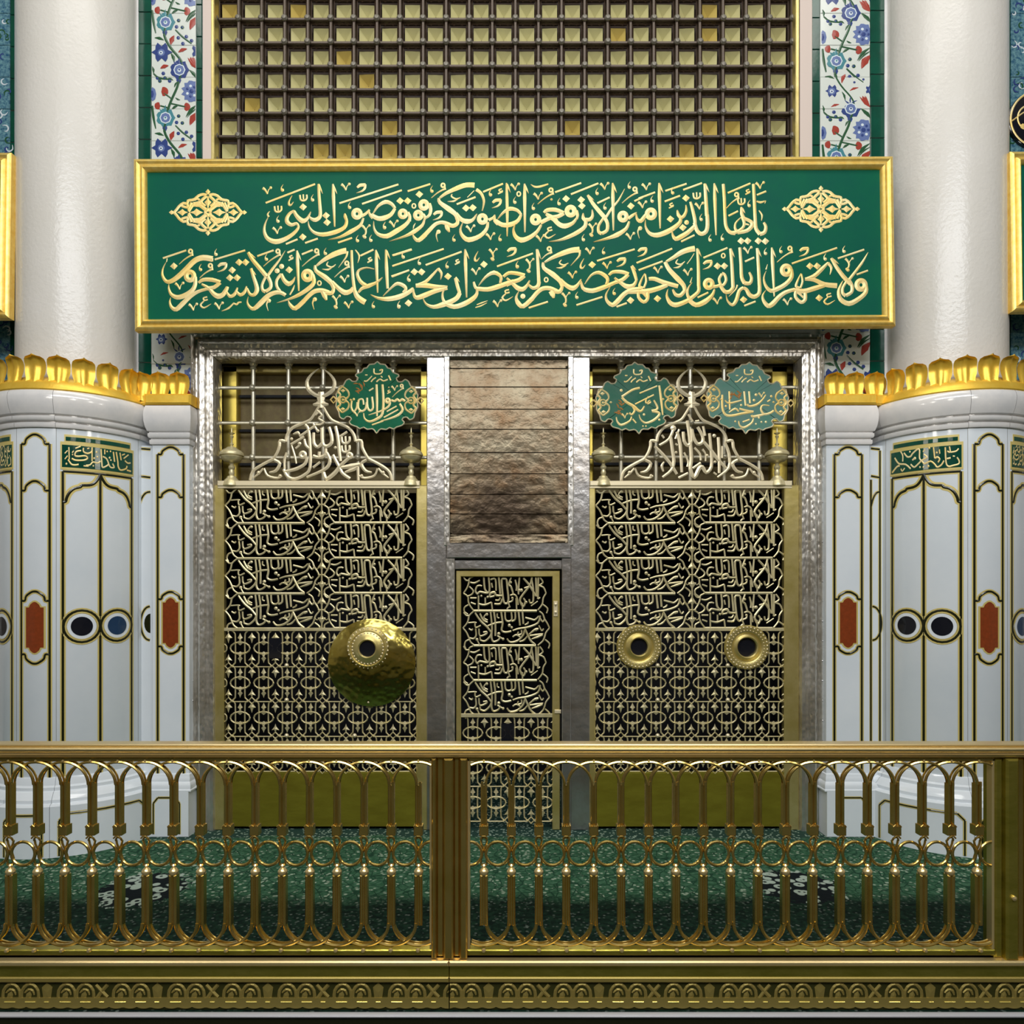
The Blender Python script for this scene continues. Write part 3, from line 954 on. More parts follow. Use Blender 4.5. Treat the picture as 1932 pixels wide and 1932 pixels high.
# ================================================================== ROOM
YW = 5.06          # front of the tiled wall
mb = MB(); mb.box(-9, 9, 2.805, 6.6, -0.06, 0.0)
struct('floor', mb, M['carpet'])
mb = MB(); mb.box(-9, 9, -9, 2.798, -0.20, -0.14)
struct('floor_lower', mb, M['carpet_dark'])
mb = MB()
prof = [(2.805, 0.0), (2.796, 0.0), (2.789, -0.002), (2.785, -0.007), (2.787, -0.012), (2.793, -0.015), (2.798, -0.016), (2.805, -0.016)]
vs = [(-9, y, z) for y, z in prof] + [(9, y, z) for y, z in prof]
k = len(prof)
mb.add(vs, [tuple(range(k)), tuple(range(2 * k - 1, k - 1, -1))] + [(i, (i + 1) % k, k + (i + 1) % k, k + i) for i in range(k)])
struct('trim_1', mb, M['nosing'], smooth='auto')
mb = MB(); mb.box(-9, 9, 2.799, 2.804, -0.14, -0.0165)
struct('trim_2', mb, M['inlay_dark'])
mb = MB(); mb.box(-9, 9, -9, 6.6, 8.4, 8.5)
struct('ceiling', mb, M['ceiling'])
mb = MB(); mb.box(-9, 9, -9.1, -9, -0.2, 8.4)
struct('wall_rear', mb, M['hall'])
mb = MB(); mb.box(-9.1, -9, -9, 6.6, -0.2, 8.4)
struct('wall_left', mb, M['hall'])
mb = MB(); mb.box(9, 9.1, -9, 6.6, -0.2, 8.4)
struct('wall_right', mb, M['hall'])
mb = MB(); mb.box(-9, 9, 6.5, 6.6, 0, 8.4)
struct('wall_inner', mb, M['dark'])

# tiled wall with the opening for the lattice window above and the screens below
XL, XR = X(384, YW), X(1528, YW)
ZB1, ZB0 = Z(300, YW), Z(618, YW)
mb = MB()
mb.box(-9, XL, YW, YW + 0.35, 0, 8.4)
mb.box(XR, 9, YW, YW + 0.35, 0, 8.4)
mb.box(XL, XR, YW, YW + 0.35, Z(628, YW), Z(305, YW))
mb.box(XL, XR, YW, YW + 0.35, Z(-72, YW), 8.4)
wall = struct('wall_back', mb, M['marble_warm'])
mb = MB()
mb.box(X(384, YW), X(400, YW), YW - 0.012, YW + 0.06, Z(305, YW), 6.0)
mb.box(X(1508, YW), X(1531, YW), YW - 0.012, YW + 0.06, Z(305, YW), 6.0)
obj('reveal', mb, M['reveal'], wall)

TH = 60 / FPX * YW          # height of a course of green tiles


def tilecol(pxa, pxb, py_top, py_bot, material, name, off, joint=0.0022):
    xa, xb = X(pxa, YW), X(pxb, YW)
    zt, zb = Z(py_top, YW), Z(py_bot, YW)
    z = zt
    first = off
    k = 0
    while z > zb + 0.005:
        h = min(first if first else TH, z - zb)
        first = 0
        if h > 0.01:
            t = MB()
            d = random.uniform(-0.0012, 0.0012)
            t.bbox(xa + joint, xb - joint, YW - 0.013 + d, YW - 0.001, z - h + joint, z - joint, 0.003)
            obj(name, t, material, wall)
        z -= h
        k += 1


for (a, b, top, bot, off) in ((262, 287, -62, 720, .1), (371, 383, -62, 300, .05), (1530, 1546, -62, 300, .14), (1640, 1668, -62, 720, .09),
                              (21, 31, -62, 720, .12), (1897, 1905, -62, 720, .12)):
    tilecol(a, b, top, bot, M['tile_green'], 'border_tile', off)
for (a, b, top, bot) in ((287, 371, -62, 720), (1546, 1640, -62, 720)):
    tilecol(a, b, top, bot, M['tile_white'], 'floral_tile', .11, 0.0004)
for (a, b, top, bot) in ((-120, 21, -62, 720), (1905, 2050, -62, 720)):
    tilecol(a, b, top, bot, M['tile_blue'], 'blue_tile', .11, 0.0008)

# painted flowers of the two floral strips: one repeat is 180 px high, drawn as thin glaze on the tiles
PAINT = ['paint_blue', 'paint_lilac', 'paint_teal', 'paint_red', 'paint_green', 'paint_white']


def floral_mesh(mp):
    m = MB()
    T = 0.0

    def st(i, pts, w):
        m.mi = i
        w = tuple(q * 1.6 for q in w) if i == 4 and max(w) < 15 else w
        ws = [w[0] + (w[1] - w[0]) * min(1, 2 * t) if t < .5 else w[1] + (w[2] - w[1]) * (2 * t - 1) for t in [q / (len(pts) - 1) for q in range(len(pts))]]
        m.ribbon(pts, ws, mp, 0.0006, 0, sub=3)

    def blob(i, cx, cy, r, n=8, ry=None, lob=0.0, k=5, ph=0.0, up=0.0):
        m.mi = i
        pts = []
        for q in range(n * (2 if lob else 1)):
            a = 2 * pi * q / (n * (2 if lob else 1)) + ph
            rr = 1 + lob * cos(k * a)
            pts.append((cx + r * rr * cos(a), cy + (ry or r) * rr * sin(a)))
        m.fan(pts, lambda x, y, d: mp(x, y, d + up), 0.0006)

    def leafshape(i, x0, y0, x1, y1, w):
        mx, my = (x0 + x1) / 2, (y0 + y1) / 2
        st(i, [(x0, y0), (mx + (y1 - y0) * .08, my - (x1 - x0) * .08), (x1, y1)], (4, w * 1.35, 4))
    # stem
    st(4, [(1535, 160), (1515, 240), (1470, 340), (1440, 420), (1420, 520), (1405, 620), (1455, 720), (1530, 810), (1560, 870), (1552, 950), (1535, 990)], (12, 14, 12))
    st(4, [(1500, 570), (1560, 630), (1640, 690)], (8, 10, 8))
    st(4, [(1310, 120), (1360, 160), (1450, 170)], (8, 10, 8))
    st(4, [(1470, 340), (1400, 290)], (8, 8, 8)); st(4, [(1445, 420), (1370, 400)], (8, 8, 8)); st(4, [(1460, 380), (1590, 410)], (8, 8, 8))
    st(4, [(1300, 400), (1310, 500), (1330, 600)], (10, 14, 6))
    # blooms
    for cx, cy, c1, c2 in ((1535, 90, 0, 1), (1415, 505, 2, 1)):
        blob(c1, cx, cy, 78, 10, lob=.10, k=7)
        blob(5, cx, cy, 52, 8, up=.0008); blob(c2, cx, cy, 42, 8, up=.0016); blob(5, cx, cy + 4, 18, 6, up=.0024); blob(c1, cx, cy, 9, 6, up=.003)
        for a in (2.4, 1.57, .7): leafshape(c1, cx, cy - 40, cx + 100 * cos(a) * .7, cy - 110 * sin(a), 16)
        blob(0, cx - 6, cy + 88, 22, 6, 30)
    blob(1, 1640, 275, 80, 12, 92, lob=.16, k=11)
    for q in range(7):
        a = q * .9
        blob(5 if q % 2 else 0, 1640 + 40 * cos(a), 275 + 46 * sin(a), 13, 6, up=.0008)
    blob(0, 1640, 275, 20, 6, up=.0016)
    blob(1, 1300, 300, 34, 8, 62); blob(0, 1298, 300, 16, 6, 34, up=.0008)
    blob(0, 1380, 765, 74, 8, lob=.30, k=6); blob(1, 1378, 768, 32, 8, up=.0008); blob(5, 1376, 770, 18, 6, up=.0016); blob(0, 1376, 770, 8, 6, up=.0024)
    blob(0, 1690, 755, 44, 8, 56, lob=.3, k=5); blob(1, 1700, 755, 16, 6, up=.0008)
    # red carnations and tulips
    for cx, cy, r, a in ((1398, 278, 36, -.6), (1352, 400, 29, 2.6), (1592, 410, 32, -.2)):
        pts = [(cx + r * 1.15 * cos(a + q) * (1 if abs(q) < 1.6 else .5), cy + r * 1.15 * sin(a + q)) for q in (-2.6, -1.7, -1.2, -.8, -.3, 0, .3, .8, 1.2, 1.7, 2.6)]
        m.mi = 3; m.fan(pts, mp, .0006)
    for x0, y0, x1, y1 in ((1625, 570, 1700, 455), (1700, 905, 1640, 815), (1690, 60, 1630, -20)):
        leafshape(3, x0, y0, x1, y1, 46)
        leafshape(3, x0, y0, x1 - 22, y1 + 6, 22); leafshape(3, x0, y0, x1 + 22, y1 - 2, 22)
    leafshape(3, 1460, 700, 1490, 620, 34); leafshape(3, 1525, 765, 1600, 735, 24); leafshape(3, 1370, 905, 1440, 880, 26)
    # leaves
    for x0, y0, x1, y1, w in ((1590, 500, 1695, 390, 22), (1600, 505, 1700, 420, 12), (1320, 640, 1400, 660, 20), (1460, 770, 1490, 850, 22), (1630, 930, 1700, 1000, 24),
                              (1620, 90, 1680, 160, 22), (1300, 60, 1310, 120, 16), (1490, 240, 1520, 190, 12), (1540, 350, 1500, 330, 12), (1470, 430, 1520, 400, 10), (1440, 160, 1480, 180, 12)):
        leafshape(4, x0, y0, x1, y1, w)
    for cx, cy in ((1345, 160), (1395, 120), (1410, 160), (1450, 185), (1365, 185), (1528, 490), (1560, 550), (1525, 640), (1595, 630), (1565, 690), (1640, 665), (1510, 545)):
        blob(0 if (cx + cy) % 2 else 4, cx, cy, 17, 6)
        blob(0, cx - 2, cy, 10, 5, up=.0008)
    return m


FM = [M[q] for q in PAINT]
for side, (ox, px0) in enumerate(((1290, 287), (1290, 1548))):
    for rep in range(-1, 5):
        y_top = 20 - 85 + rep * 180 if side == 0 else -152 + rep * 180
        if side == 1: y_top = 100 - 180 + rep * 180 - 92
        sx = 4.6 if side == 0 else 4.42
        def mp(x, y, d, px0=px0, y_top=y_top, sx=sx):
            px = px0 + (x - 1290) / sx
            px = min(max(px, px0 + .3), px0 + (83.5 if px0 < 900 else 91.5))
            return X(px, YW), YW - 0.0138 - d, Z(y_top + y / 4.6, YW)
        fmb = floral_mesh(mp)
        me = fmb.mesh('painted_flowers', FM, (0, 0, 0), fixn=False)
        o = bpy.data.objects.new('painted_flowers', me); COL.objects.link(o); o.parent = wall
        o['kind'] = 'stuff'

# blue tiles at the outer edges carry an arabesque of thin curls; the right one also a dark roundel
for (a, b) in ((-40, 20), (1906, 1990)):
    m = MB()
    rnd = random.Random(3)
    for i in range(150):
        px, py = rnd.uniform(a, b), rnd.uniform(-40, 700)
        r = rnd.uniform(4, 9); a0 = rnd.uniform(0, 6)
        m.mi = rnd.choice((0, 0, 1, 1, 2))
        m.ribbon([(px + r * (1 - t * .12) * cos(a0 + t), py + r * (1 - t * .12) * sin(a0 + t)) for t in (0, 1, 2, 3, 4)], [1, 2.6, 3, 2.4, 1],
                 lambda x, y, d: (X(x, YW), YW - 0.0142 - d, Z(y, YW)), .0005, 0, sub=2)
    me = m.mesh('painted_arabesque', [M['paint_white'], M['paint_blue'], M['paint_green']], fixn=False)
    o = bpy.data.objects.new('painted_arabesque', me); COL.objects.link(o); o.parent = wall; o['kind'] = 'stuff'
m = MB()
m.lathe([(0.0, -.03), (.185, -.03), (.2, -.022), (.2, 0)], X(1951, YW), YW - .012, 40, zaxis=False, cz=Z(232, YW))
rd = obj('dark_roundel', m, M['black_stone'], wall, smooth='auto')
m = MB()
mpn = lambda x, y, d: (X(x, YW), YW - .044 - d, Z(y, YW))
m.ribbon(circ(1951, 232, 52, 24), [3.6] * 24, mpn, .003, .001, True, 2)
m.ribbon(circ(1936, 230, 24, 14), [3] * 14, mpn, .003, .001, True, 2)
m.ribbon([(1901, 236), (1930, 216), (1950, 214)], [2.5] * 3, mpn, .003, .001)
for px, py in ((1922, 246), (1930, 254), (1928, 248), (1930, 222)): m.fan(circ(px, py, 5.5, 7), mpn, .003)
obj('roundel_lettering', m, M['gold_ink'], rd)

# ================================================================== LATTICE WINDOW
YL = 5.10
win = thing('window_1', (0, YL + .1, Z(300, YL)), None, None)
win['kind'] = 'structure'
mb = MB(); mb.box(X(398, YL), X(1510, YL), YL + .10, YL + .13, Z(312, YL), Z(-70, YL))
obj('backing', mb, M['wood'], win)
for a, b in ((400, 406), (1499, 1506)):
    mb = MB(); mb.bbox(X(a, YW), X(b, YW), YW - .02, YW + .09, Z(306, YW), Z(-70, YW), .005)
    obj('gilt_edge', mb, M['brass'], win)
PX0, PXP, PY0, PYP = 428.0, 43.55, 278.0, 44.3
hs = 14.2 / FPX * YL
dp = 0.050
pv = [(-hs, 0, -hs), (hs, 0, -hs), (hs, 0, hs), (-hs, 0, hs), (0, dp, 0),
      (-hs, .052, -hs), (hs, .052, -hs), (hs, .052, hs), (-hs, .052, hs)]
pf = [(0, 1, 4), (1, 2, 4), (2, 3, 4), (3, 0, 4), (0, 5, 6, 1), (1, 6, 7, 2), (2, 7, 8, 3), (3, 8, 5, 0)]
pme = []
for mm in ('prism', 'prism_y'):
    q = MB(); q.add(pv, pf)
    me = bpy.data.meshes.new('glass_prism'); me.from_pydata(q.v, [], q.f); me.materials.append(M[mm]); pme.append(me)
rnd = random.Random(11)
for r in range(0, 8):
    for c in range(25):
        if r == 7 and False: continue
        px, py = PX0 + PXP * c, PY0 - PYP * r
        inst('glass_prism', pme[1 if rnd.random() < .12 else 0], win, (X(px, YL), YL + .052, Z(py, YL)),
             rot=(rnd.uniform(-.05, .05), 0, rnd.uniform(-.06, .06)))
hw = 2.6 / FPX * YL
for c in range(26):
    px = PX0 + PXP * (c - .5)
    mb = MB(); mb.bbox(X(px, YL) - hw, X(px, YL) + hw, YL, YL + .06, Z(306, YL), Z(-64, YL), .004)
    obj('upright_bar', mb, M['lat_bar'], win)
for r in range(9):
    py = PY0 - PYP * (r - .5)
    mb = MB(); mb.bbox(X(401, YL), X(1505, YL), YL + .004, YL + .055, Z(py, YL) - hw, Z(py, YL) + hw, .004)
    obj('cross_bar', mb, M['lat_bar'], win)
q = MB()
rr = 6.2 / FPX * YL
q.lathe([(0, -.020), (rr * .6, -.018), (rr, -.008), (rr, 0)], 0, 0, 8, zaxis=False)
ros = q.mesh('rosette', M['rosette'])
for r in range(0, 8):
    for c in range(26):
        inst('rosette', ros, win, (X(PX0 + PXP * (c - .5), YL), YL - .001, Z(PY0 - PYP * (r - .5), YL)))
mb = MB()
for r in range(0, 8):
    for c in range(25):
        cx, cy = PX0 + PXP * c, PY0 - PYP * r
        mpw = lambda x, y, d: (X(cx + x, YL), YL + .03 - d, Z(cy + y, YL))
        mb.ribbon([(-14, -22), (-8, -15), (0, -19), (8, -15), (14, -22)], [1.4] * 5, mpw, .003, .003, sub=1)
        for sx in (-1, 1):
            mb.ribbon([(sx * 17, -20), (sx * 17, 20)], [2.0] * 2, mpw, .003, .003)
            mb.ribbon([(sx * 21, 16), (sx * 14, 21)], [1.4] * 2, mpw, .003, .003)
        mb.ribbon([(-17, 18), (17, 18)], [2.0] * 2, mpw, .003, .003)
        mb.ribbon([(-20, -17), (20, -17)], [1.6] * 2, mpw, .003, .003)
obj('fine_tracery', mb, M['wood'], win, kind='stuff')

# ================================================================== GREEN BANNERS
YB = 4.74


def banner(corners, label, YB, lettering=True):
    """corners px TL TR BR BL of the outer frame at depth YB"""
    TL, TR, BR, BL = corners
    cx = sum(c[0] for c in corners) / 4
    t = thing('calligraphy_banner', (X(cx, YB), YB + .03, Z(max(BL[1], BR[1]), YB)), label, 'sign', 'green and gold banners')

    def bil(u, v):      # u,v in 0..1 -> px
        return (TL[0] * (1 - u) * (1 - v) + TR[0] * u * (1 - v) + BR[0] * u * v + BL[0] * (1 - u) * v,
                TL[1] * (1 - u) * (1 - v) + TR[1] * u * (1 - v) + BR[1] * u * v + BL[1] * (1 - u) * v)
    wpx, hpx = TR[0] - TL[0], BL[1] - TL[1]
    # frame section: inset from the outer edge in px, height towards the viewer
    prof = [(0, -.03), (0, .016), (2, .024), (6, .028), (9, .020), (11, .018), (13, .026), (17, .030), (20, .022), (23, .004), (23, -.01)]

    def pt(side, ins, d, end):
        u0, v0 = ins / wpx, ins / hpx
        u, v = [(u0, v0), (1 - u0, v0), (1 - u0, 1 - v0), (u0, 1 - v0)][(side + end) % 4]
        p = bil(u, v)
        return X(p[0], YB), YB - d, Z(p[1], YB)
    for s in range(4):
        m = MB()
        vs = [pt(s, i, d, 0) for i, d in prof] + [pt(s, i, d, 1) for i, d in prof]
        k = len(prof)
        m.add(vs, [(i, i + 1, k + i + 1, k + i) for i in range(k - 1)] + [tuple(range(k)), tuple(range(2 * k - 1, k - 1, -1))])
        obj('frame_member', m, M['gilt'], t, smooth='auto')
    m = MB()
    a = [bil(u, v) for u, v in ((.005, .02), (.995, .02), (.995, .98), (.005, .98))]
    vs = [(X(p[0], YB), YB, Z(p[1], YB)) for p in a] + [(X(p[0], YB), YB + .025, Z(p[1], YB)) for p in a]
    m.add(vs, [(0, 1, 2, 3), (7, 6, 5, 4), (0, 4, 5, 1), (1, 5, 6, 2), (2, 6, 7, 3), (3, 7, 4, 0)])
    obj('board', m, M['green_board'], t)
    return t


ban = banner([(255, 303), (1682, 298), (1687, 617), (257, 626)], 'long green calligraphy banner in gold frame above the silver screens', YB)
for blocks, nm in ((BANNER1, 'upper line of gold script'), (BANNER2, 'lower line of gold script')):
    m = MB()
    for ox, oy, s, tx in blocks:
        write(m, tx, plane_map(ox, oy, s, YB - .0004), .0035, .0004)
    obj('lettering', m, M['gold_ink'], ban, label=nm)

# lozenge arabesques at both ends
LOZ = [('u', [(28, 420), (120, 440), (230, 405), (320, 325), (400, 300), (485, 285), (505, 210), (600, 225), (700, 150), (760, 70), (815, 10)], 44),
       ('u', [(505, 210), (490, 130), (560, 130), (640, 160)], 40), ('u', [(30, 400), (90, 350), (160, 280), (140, 215), (60, 150)], 46),
       ('u', [(110, 330), (200, 250), (330, 215), (380, 160), (470, 20)], 44), ('u', [(150, 190), (240, 215), (330, 170), (330, 250)], 50),
       ('u', [(40, 60), (110, 110), (200, 175), (300, 180)], 60), ('u', [(200, 300), (260, 330), (330, 300)], 34), ('u', [(0, 90), (20, 40), (90, 10)], 36),
       ('u', [(400, 240), (440, 150), (480, 60)], 40)]
LF = [[(-88, 250), (-30, 300), (0, 420), (30, 300), (88, 250), (30, 180), (0, 60), (-30, 180)],
      [(110, 0), (190, 35), (280, 95), (340, 35), (450, 0), (340, -35), (280, -95), (190, -35)],
      [(480, 0), (560, 30), (620, 85), (680, 35), (750, 0), (680, -35), (620, -85), (560, -30)],
      [(0, 570), (-60, 500), (0, 430), (60, 500)], [(950, 0), (885, 55), (800, 0), (885, -55)]]
for (lx, ly) in ((392.4, 400.9), (1548.8, 394.5)):
    m = MB()
    mp0 = plane_map(lx, ly, 12.88 * 1.0, YB - .0004)
    kk = 0
    for sx in (1, -1):
        for sy in (1, -1):
            for _, pts, w in LOZ:
                kk += 1
                m.ribbon([(x * sx, -y * sy) for x, y in pts], [w * 1.5] * len(pts), lambda x, y, d: mp0(x, y, d + kk * .00004), .0014, .0004, sub=2)
            for pl in LF:
                if LF.index(pl) in (0, 3) and sx < 0: continue
                if LF.index(pl) in (1, 2, 4) and sy < 0: continue
                m.fan([(x * sx, -y * sy) for x, y in pl], lambda x, y, d: mp0(x, y, d + .0012), .0016, .0016)
    obj('lozenge_ornament', m, M['gold_ink'], ban)
banner([(-1400, 293), (25, 291), (21, 602), (-1400, 602)], 'green banner at the far left, only its gilt end frame in view', YB)
banner([(1902, 289), (3320, 289), (3320, 590), (1906, 590)], 'green banner at the far right, cut off beyond the right column', YB)

# ================================================================== COLUMNS
AX, AY = 2.98, 5.03      # column axis
RB = 0.48


def column(side):
    s = -1 if side == 'left' else 1
    cx = s * AX
    t = thing('marble_column', (cx, AY, 0), 'white column with gilded leaf crown and marble-clad base, %s of the screens' % side, 'column',
              'round columns beside the screens')
    m = MB(); m.lathe([(.375, 2.85), (.375, 8.4)], cx, AY, 72)
    obj('shaft', m, M['plaster'], t, smooth=True)
    # drum: four narrow and four wide facings, each a slab
    cyc = [(-15, 15), (15, 75), (75, 105), (-75, -15), (-105, -75), (105, 165), (-165, -105), (165, 195)]
    for a0, a1 in cyc:
        m = MB()
        g = .12
        n = max(6, int((a1 - a0) / 3))
        m.lathe([(RB - .03, .42), (RB - .002, .42), (RB, .424), (RB, 2.655), (RB - .03, 2.66)], cx, AY, n, radians(a0 + g), radians(a1 - g))
        obj('facing_slab', m, M['marble'], t, smooth='auto')
    m = MB(); m.lathe([(RB - .012, .40), (RB - .012, 2.68)], cx, AY, 48)
    obj('core', m, M['inlay_gold'], t, smooth=True)
    cprof = [(.46, 2.655), (.492, 2.655), (.497, 2.662), (.497, 2.684), (.487, 2.688), (.487, 2.694), (.505, 2.697), (.512, 2.706), (.512, 2.722), (.502, 2.727),
                       (.502, 2.733), (.520, 2.737), (.532, 2.765), (.541, 2.80), (.545, 2.835), (.540, 2.862), (.528, 2.880), (.36, 2.885)]
    for a0, a1 in cyc:
        m = MB(); m.lathe(cprof, cx, AY, max(8, int((a1 - a0) / 3)), radians(a0 + .09), radians(a1 - .09))
        obj('cornice_block', m, M['marble_warm'], t, smooth='auto')
    # base moulding and plinth
    bprof = [(.47, .47), (.487, .465), (.495, .445), (.50, .42), (.515, .41), (.515, .39), (.53, .385), (.55, .36), (.565, .345), (.565, .325), (.59, .32), (.60, .31), (.46, .31)]
    for a0, a1 in cyc:
        m = MB(); m.lathe(bprof, cx, AY, max(8, int((a1 - a0) / 3)), radians(a0 + .09), radians(a1 - .09))
        obj('base_moulding', m, M['marble'], t, smooth='auto')
    for a0, a1 in cyc:
        m = MB()
        m.lathe([(.55, 0), (.60, 0), (.60, .312), (.55, .314)], cx, AY, 10, radians(a0 + .1), radians(a1 - .1))
        obj('plinth_slab', m, M['marble'], t, smooth='auto')

    def cyl(R):
        def f(a, z, d):       # a is arc length in metres along the drum, z height
            an = a / R
            return cx + (R + d) * sin(an), AY - (R + d) * cos(an), z
        return f

    def band(name, pls, R, widths, material, h, lift, closed=False):
        m = MB()
        fm = cyl(R)
        for pl in pls:
            # subdivide long horizontal runs so they follow the curve
            m.ribbon(pl, [widths] * len(pl), lambda a, z, d: fm(a, z, d + lift), h, 0, closed, sub=3)
        return obj(name, m, material, t)

    def panel_narrow(c, R=RB):
        D = RB * radians(10.6)
        zb = .42
        L = lambda q: c + q
        arch = lambda z: [(L(-D), z), (L(-D * .72), z), (L(-D * .62), z + .028), (L(-D * .25), z + .052), (L(0), z + .057), (L(D * .25), z + .052), (L(D * .62), z + .028), (L(D * .72), z), (L(D), z)]
        flip = lambda z: [(a, 2 * z - q) for a, q in arch(z)]
        runs = [[(L(-D), zb), (L(-D), 1.5), (L(-D), 2.553)], [(L(D), zb), (L(D), 1.5), (L(D), 2.553)], arch(2.553), arch(2.262), arch(1.573), flip(1.236)]
        band('gold_inlay', [[(a, z) for a, z in r] for r in runs], R, .029, M['inlay_gold'], .0008, .0004)
        band('dark_inlay', runs, R, .0135, M['inlay_dark'], .0022, .0010)
        q = MB(); fm = cyl(R)
        w = D * .62
        pl = [(-w, 1.28), (-w * .65, 1.28), (-w * .5, 1.262), (-w * .2, 1.248), (0, 1.245)]
        pl = pl + [(-a, z) for a, z in pl[:-1]][::-1]
        top = [(a, 2.81 - z) for a, z in pl][::-1]
        full = [(c + a, z) for a, z in pl + top]
        for k in range(2):
            sc = (1.22, 1.0)[k]
            q.mi = k
            q.fan([(c + (a - c) * sc, 1.405 + (z - 1.405) * (1.06 if k == 0 else 1)) for a, z in full], lambda a, z, d: fm(a, z, .0012 + k * .0012 + d), .0004)
        obj('red_cartouche', q, [M['inlay_gold'], M['red_stone']], t, label='red stone cartouche')

    def panel_wide(c, plate, blue=False):
        # c = arc position of the panel middle (44 deg)
        sgn = 1 if c > 0 else -1
        A0, A1 = c - RB * radians(24.6), c + RB * radians(24.4)
        zb, zt = .42, 2.385
        H = (A1 - A0) / 2
        lines = [[(A0, zb), (A0, 1.4), (A0, zt)], [(A1, zb), (A1, 1.4), (A1, zt)], [(c, zb), (c, 1.4), (c, zt)], [(A0, zt), (A0 + H * .5, zt), (c, zt), (c + H * .5, zt), (A1, zt)]]
        ts = [(0, 2.382), (.07, 2.350), (.17, 2.322), (.30, 2.308), (.50, 2.303), (.54, 2.292), (.70, 2.280), (.82, 2.256), (.90, 2.222), (.93, 2.196), (1, 2.192)]
        og = [[(c + u * H, z) for u, z in ts], [(c - u * H, z) for u, z in ts]]
        band('gold_inlay', lines, RB, .032, M['inlay_gold'], .0008, .0004)
        band('gold_inlay', og, RB, .040, M['inlay_gold'], .0008, .0006)
        band('dark_inlay', lines, RB, .0145, M['inlay_dark'], .0022, .0010)
        band('dark_inlay', og, RB, .0165, M['inlay_dark'], .0022, .0014)
        r = H / 2 * .98
        for k, u in enumerate((-.5, .5)):
            m2 = MB(); fm = cyl(RB)
            cc = c + u * H
            m2.mi = 0; m2.fan(circ(cc, 1.41, r * 1.16, 28), lambda a, z, d: fm(a, z, d + .0026), .0002)
            m2.mi = 1; m2.ribbon(circ(cc, 1.41, r, 24), [.014] * 24, lambda a, z, d: fm(a, z, d + .0036), .001, 0, True, 1)
            m2.mi = 3; m2.fan(circ(cc, 1.41, r * .80, 28), lambda a, z, d: fm(a, z, d + .0036), .0003)
            m2.mi = 0; m2.ribbon(circ(cc, 1.41, r * .84, 24), [.003] * 24, lambda a, z, d: fm(a, z, d + .0044), .001, 0, True, 1)
            isb = (blue == k)
            m2.mi = 2; m2.fan(circ(cc, 1.41, r * .60, 28), lambda a, z, d: fm(a, z, d + .0052), .0003)
            obj('round_inlay', m2, [M['inlay_gold'], M['inlay_dark'], M['blue_stone'] if isb else M['black_stone'], M['marble']], t,
                label='blue stone disc' if isb else 'black stone disc')
        # green inscription plate
        m3 = MB()
        fm = cyl(RB)
        B0, B1 = c - RB * radians(26.3), c + RB * radians(26.0)

        def slab(a0, a1, z0, z1, lift):
            n = 14
            pts = [(a0 + (a1 - a0) * i / n, z0) for i in range(n + 1)]
            vs = [fm(a, z, lift) for a, z in pts] + [fm(a, z1, lift) for a, z in pts] + [fm(a, z, -.002) for a, z in pts] + [fm(a, z1, -.002) for a, z in pts]
            k = n + 1
            fs = []
            for i in range(n):
                fs += [(i, i + 1, k + i + 1, k + i), (i, 2 * k + i, 2 * k + i + 1, i + 1), (k + i, k + i + 1, 3 * k + i + 1, 3 * k + i)]
            fs += [(0, k, 3 * k, 2 * k), (n, 2 * k + n, 3 * k + n, k + n)]
            m3.add(vs, fs)
        m3.mi = 0; slab(B0, B1, 2.398, 2.572, .003); slab(B0 + .022, B1 - .022, 2.565, 2.618, .003)
        m3.mi = 1; slab(B0 + .010, B1 - .010, 2.412, 2.552, .005); slab(B0 + .030, B1 - .030, 2.578, 2.603, .005)
        pl_ = obj('inscription_plate', m3, [M['inlay_gold'], M['tile_green']], t)
        m4 = MB()
        if plate == 'L':
            x0, x1, tl, tr, bl, br, tx = 110, 1840, 240, 390, 710, 840, PLATE_L
        else:
            x0, x1, tl, tr, bl, br, tx = 95, 1770, 450, 240, 860, 720, PLATE_R
        ox, oy, sc = (100, 820, 12.075) if plate == 'L' else (1670, 820, 12.075)
        # table from px to arc length
        tab = []
        for i in range(60):
            a = B0 + .010 + (B1 - B0 - .02) * i / 59
            p = fm(a, 2.48, 0)
            tab.append((CX + p[0] * FPX / p[1], a))
        tab.sort()

        def mp(x, y, d):
            uu = (x - x0) / (x1 - x0)
            vv = (y - (tl + (tr - tl) * uu)) / ((bl + (br - bl) * uu) - (tl + (tr - tl) * uu))
            px = tab[0][0] + (tab[-1][0] - tab[0][0]) * min(max(uu, .01), .99)
            for k in range(len(tab) - 1):
                if tab[k][0] <= px <= tab[k + 1][0]:
                    w = (px - tab[k][0]) / (tab[k + 1][0] - tab[k][0])
                    a = tab[k][1] + (tab[k + 1][1] - tab[k][1]) * w
                    break
            else: a = tab[-1][1]
            return fm(a, 2.552 - .14 * vv, d + .0055)
        write(m4, tx, mp, .002, .0005, zstep=.00003)
        obj('lettering', m4, M['gold_ink'], pl_)

    panel_narrow(0)
    panel_wide(RB * radians(44), 'L', blue=1 if side == 'left' else 0)
    panel_wide(-RB * radians(44), 'R', blue=-1)
    # octagon outlines on the plinth
    fmR = .602
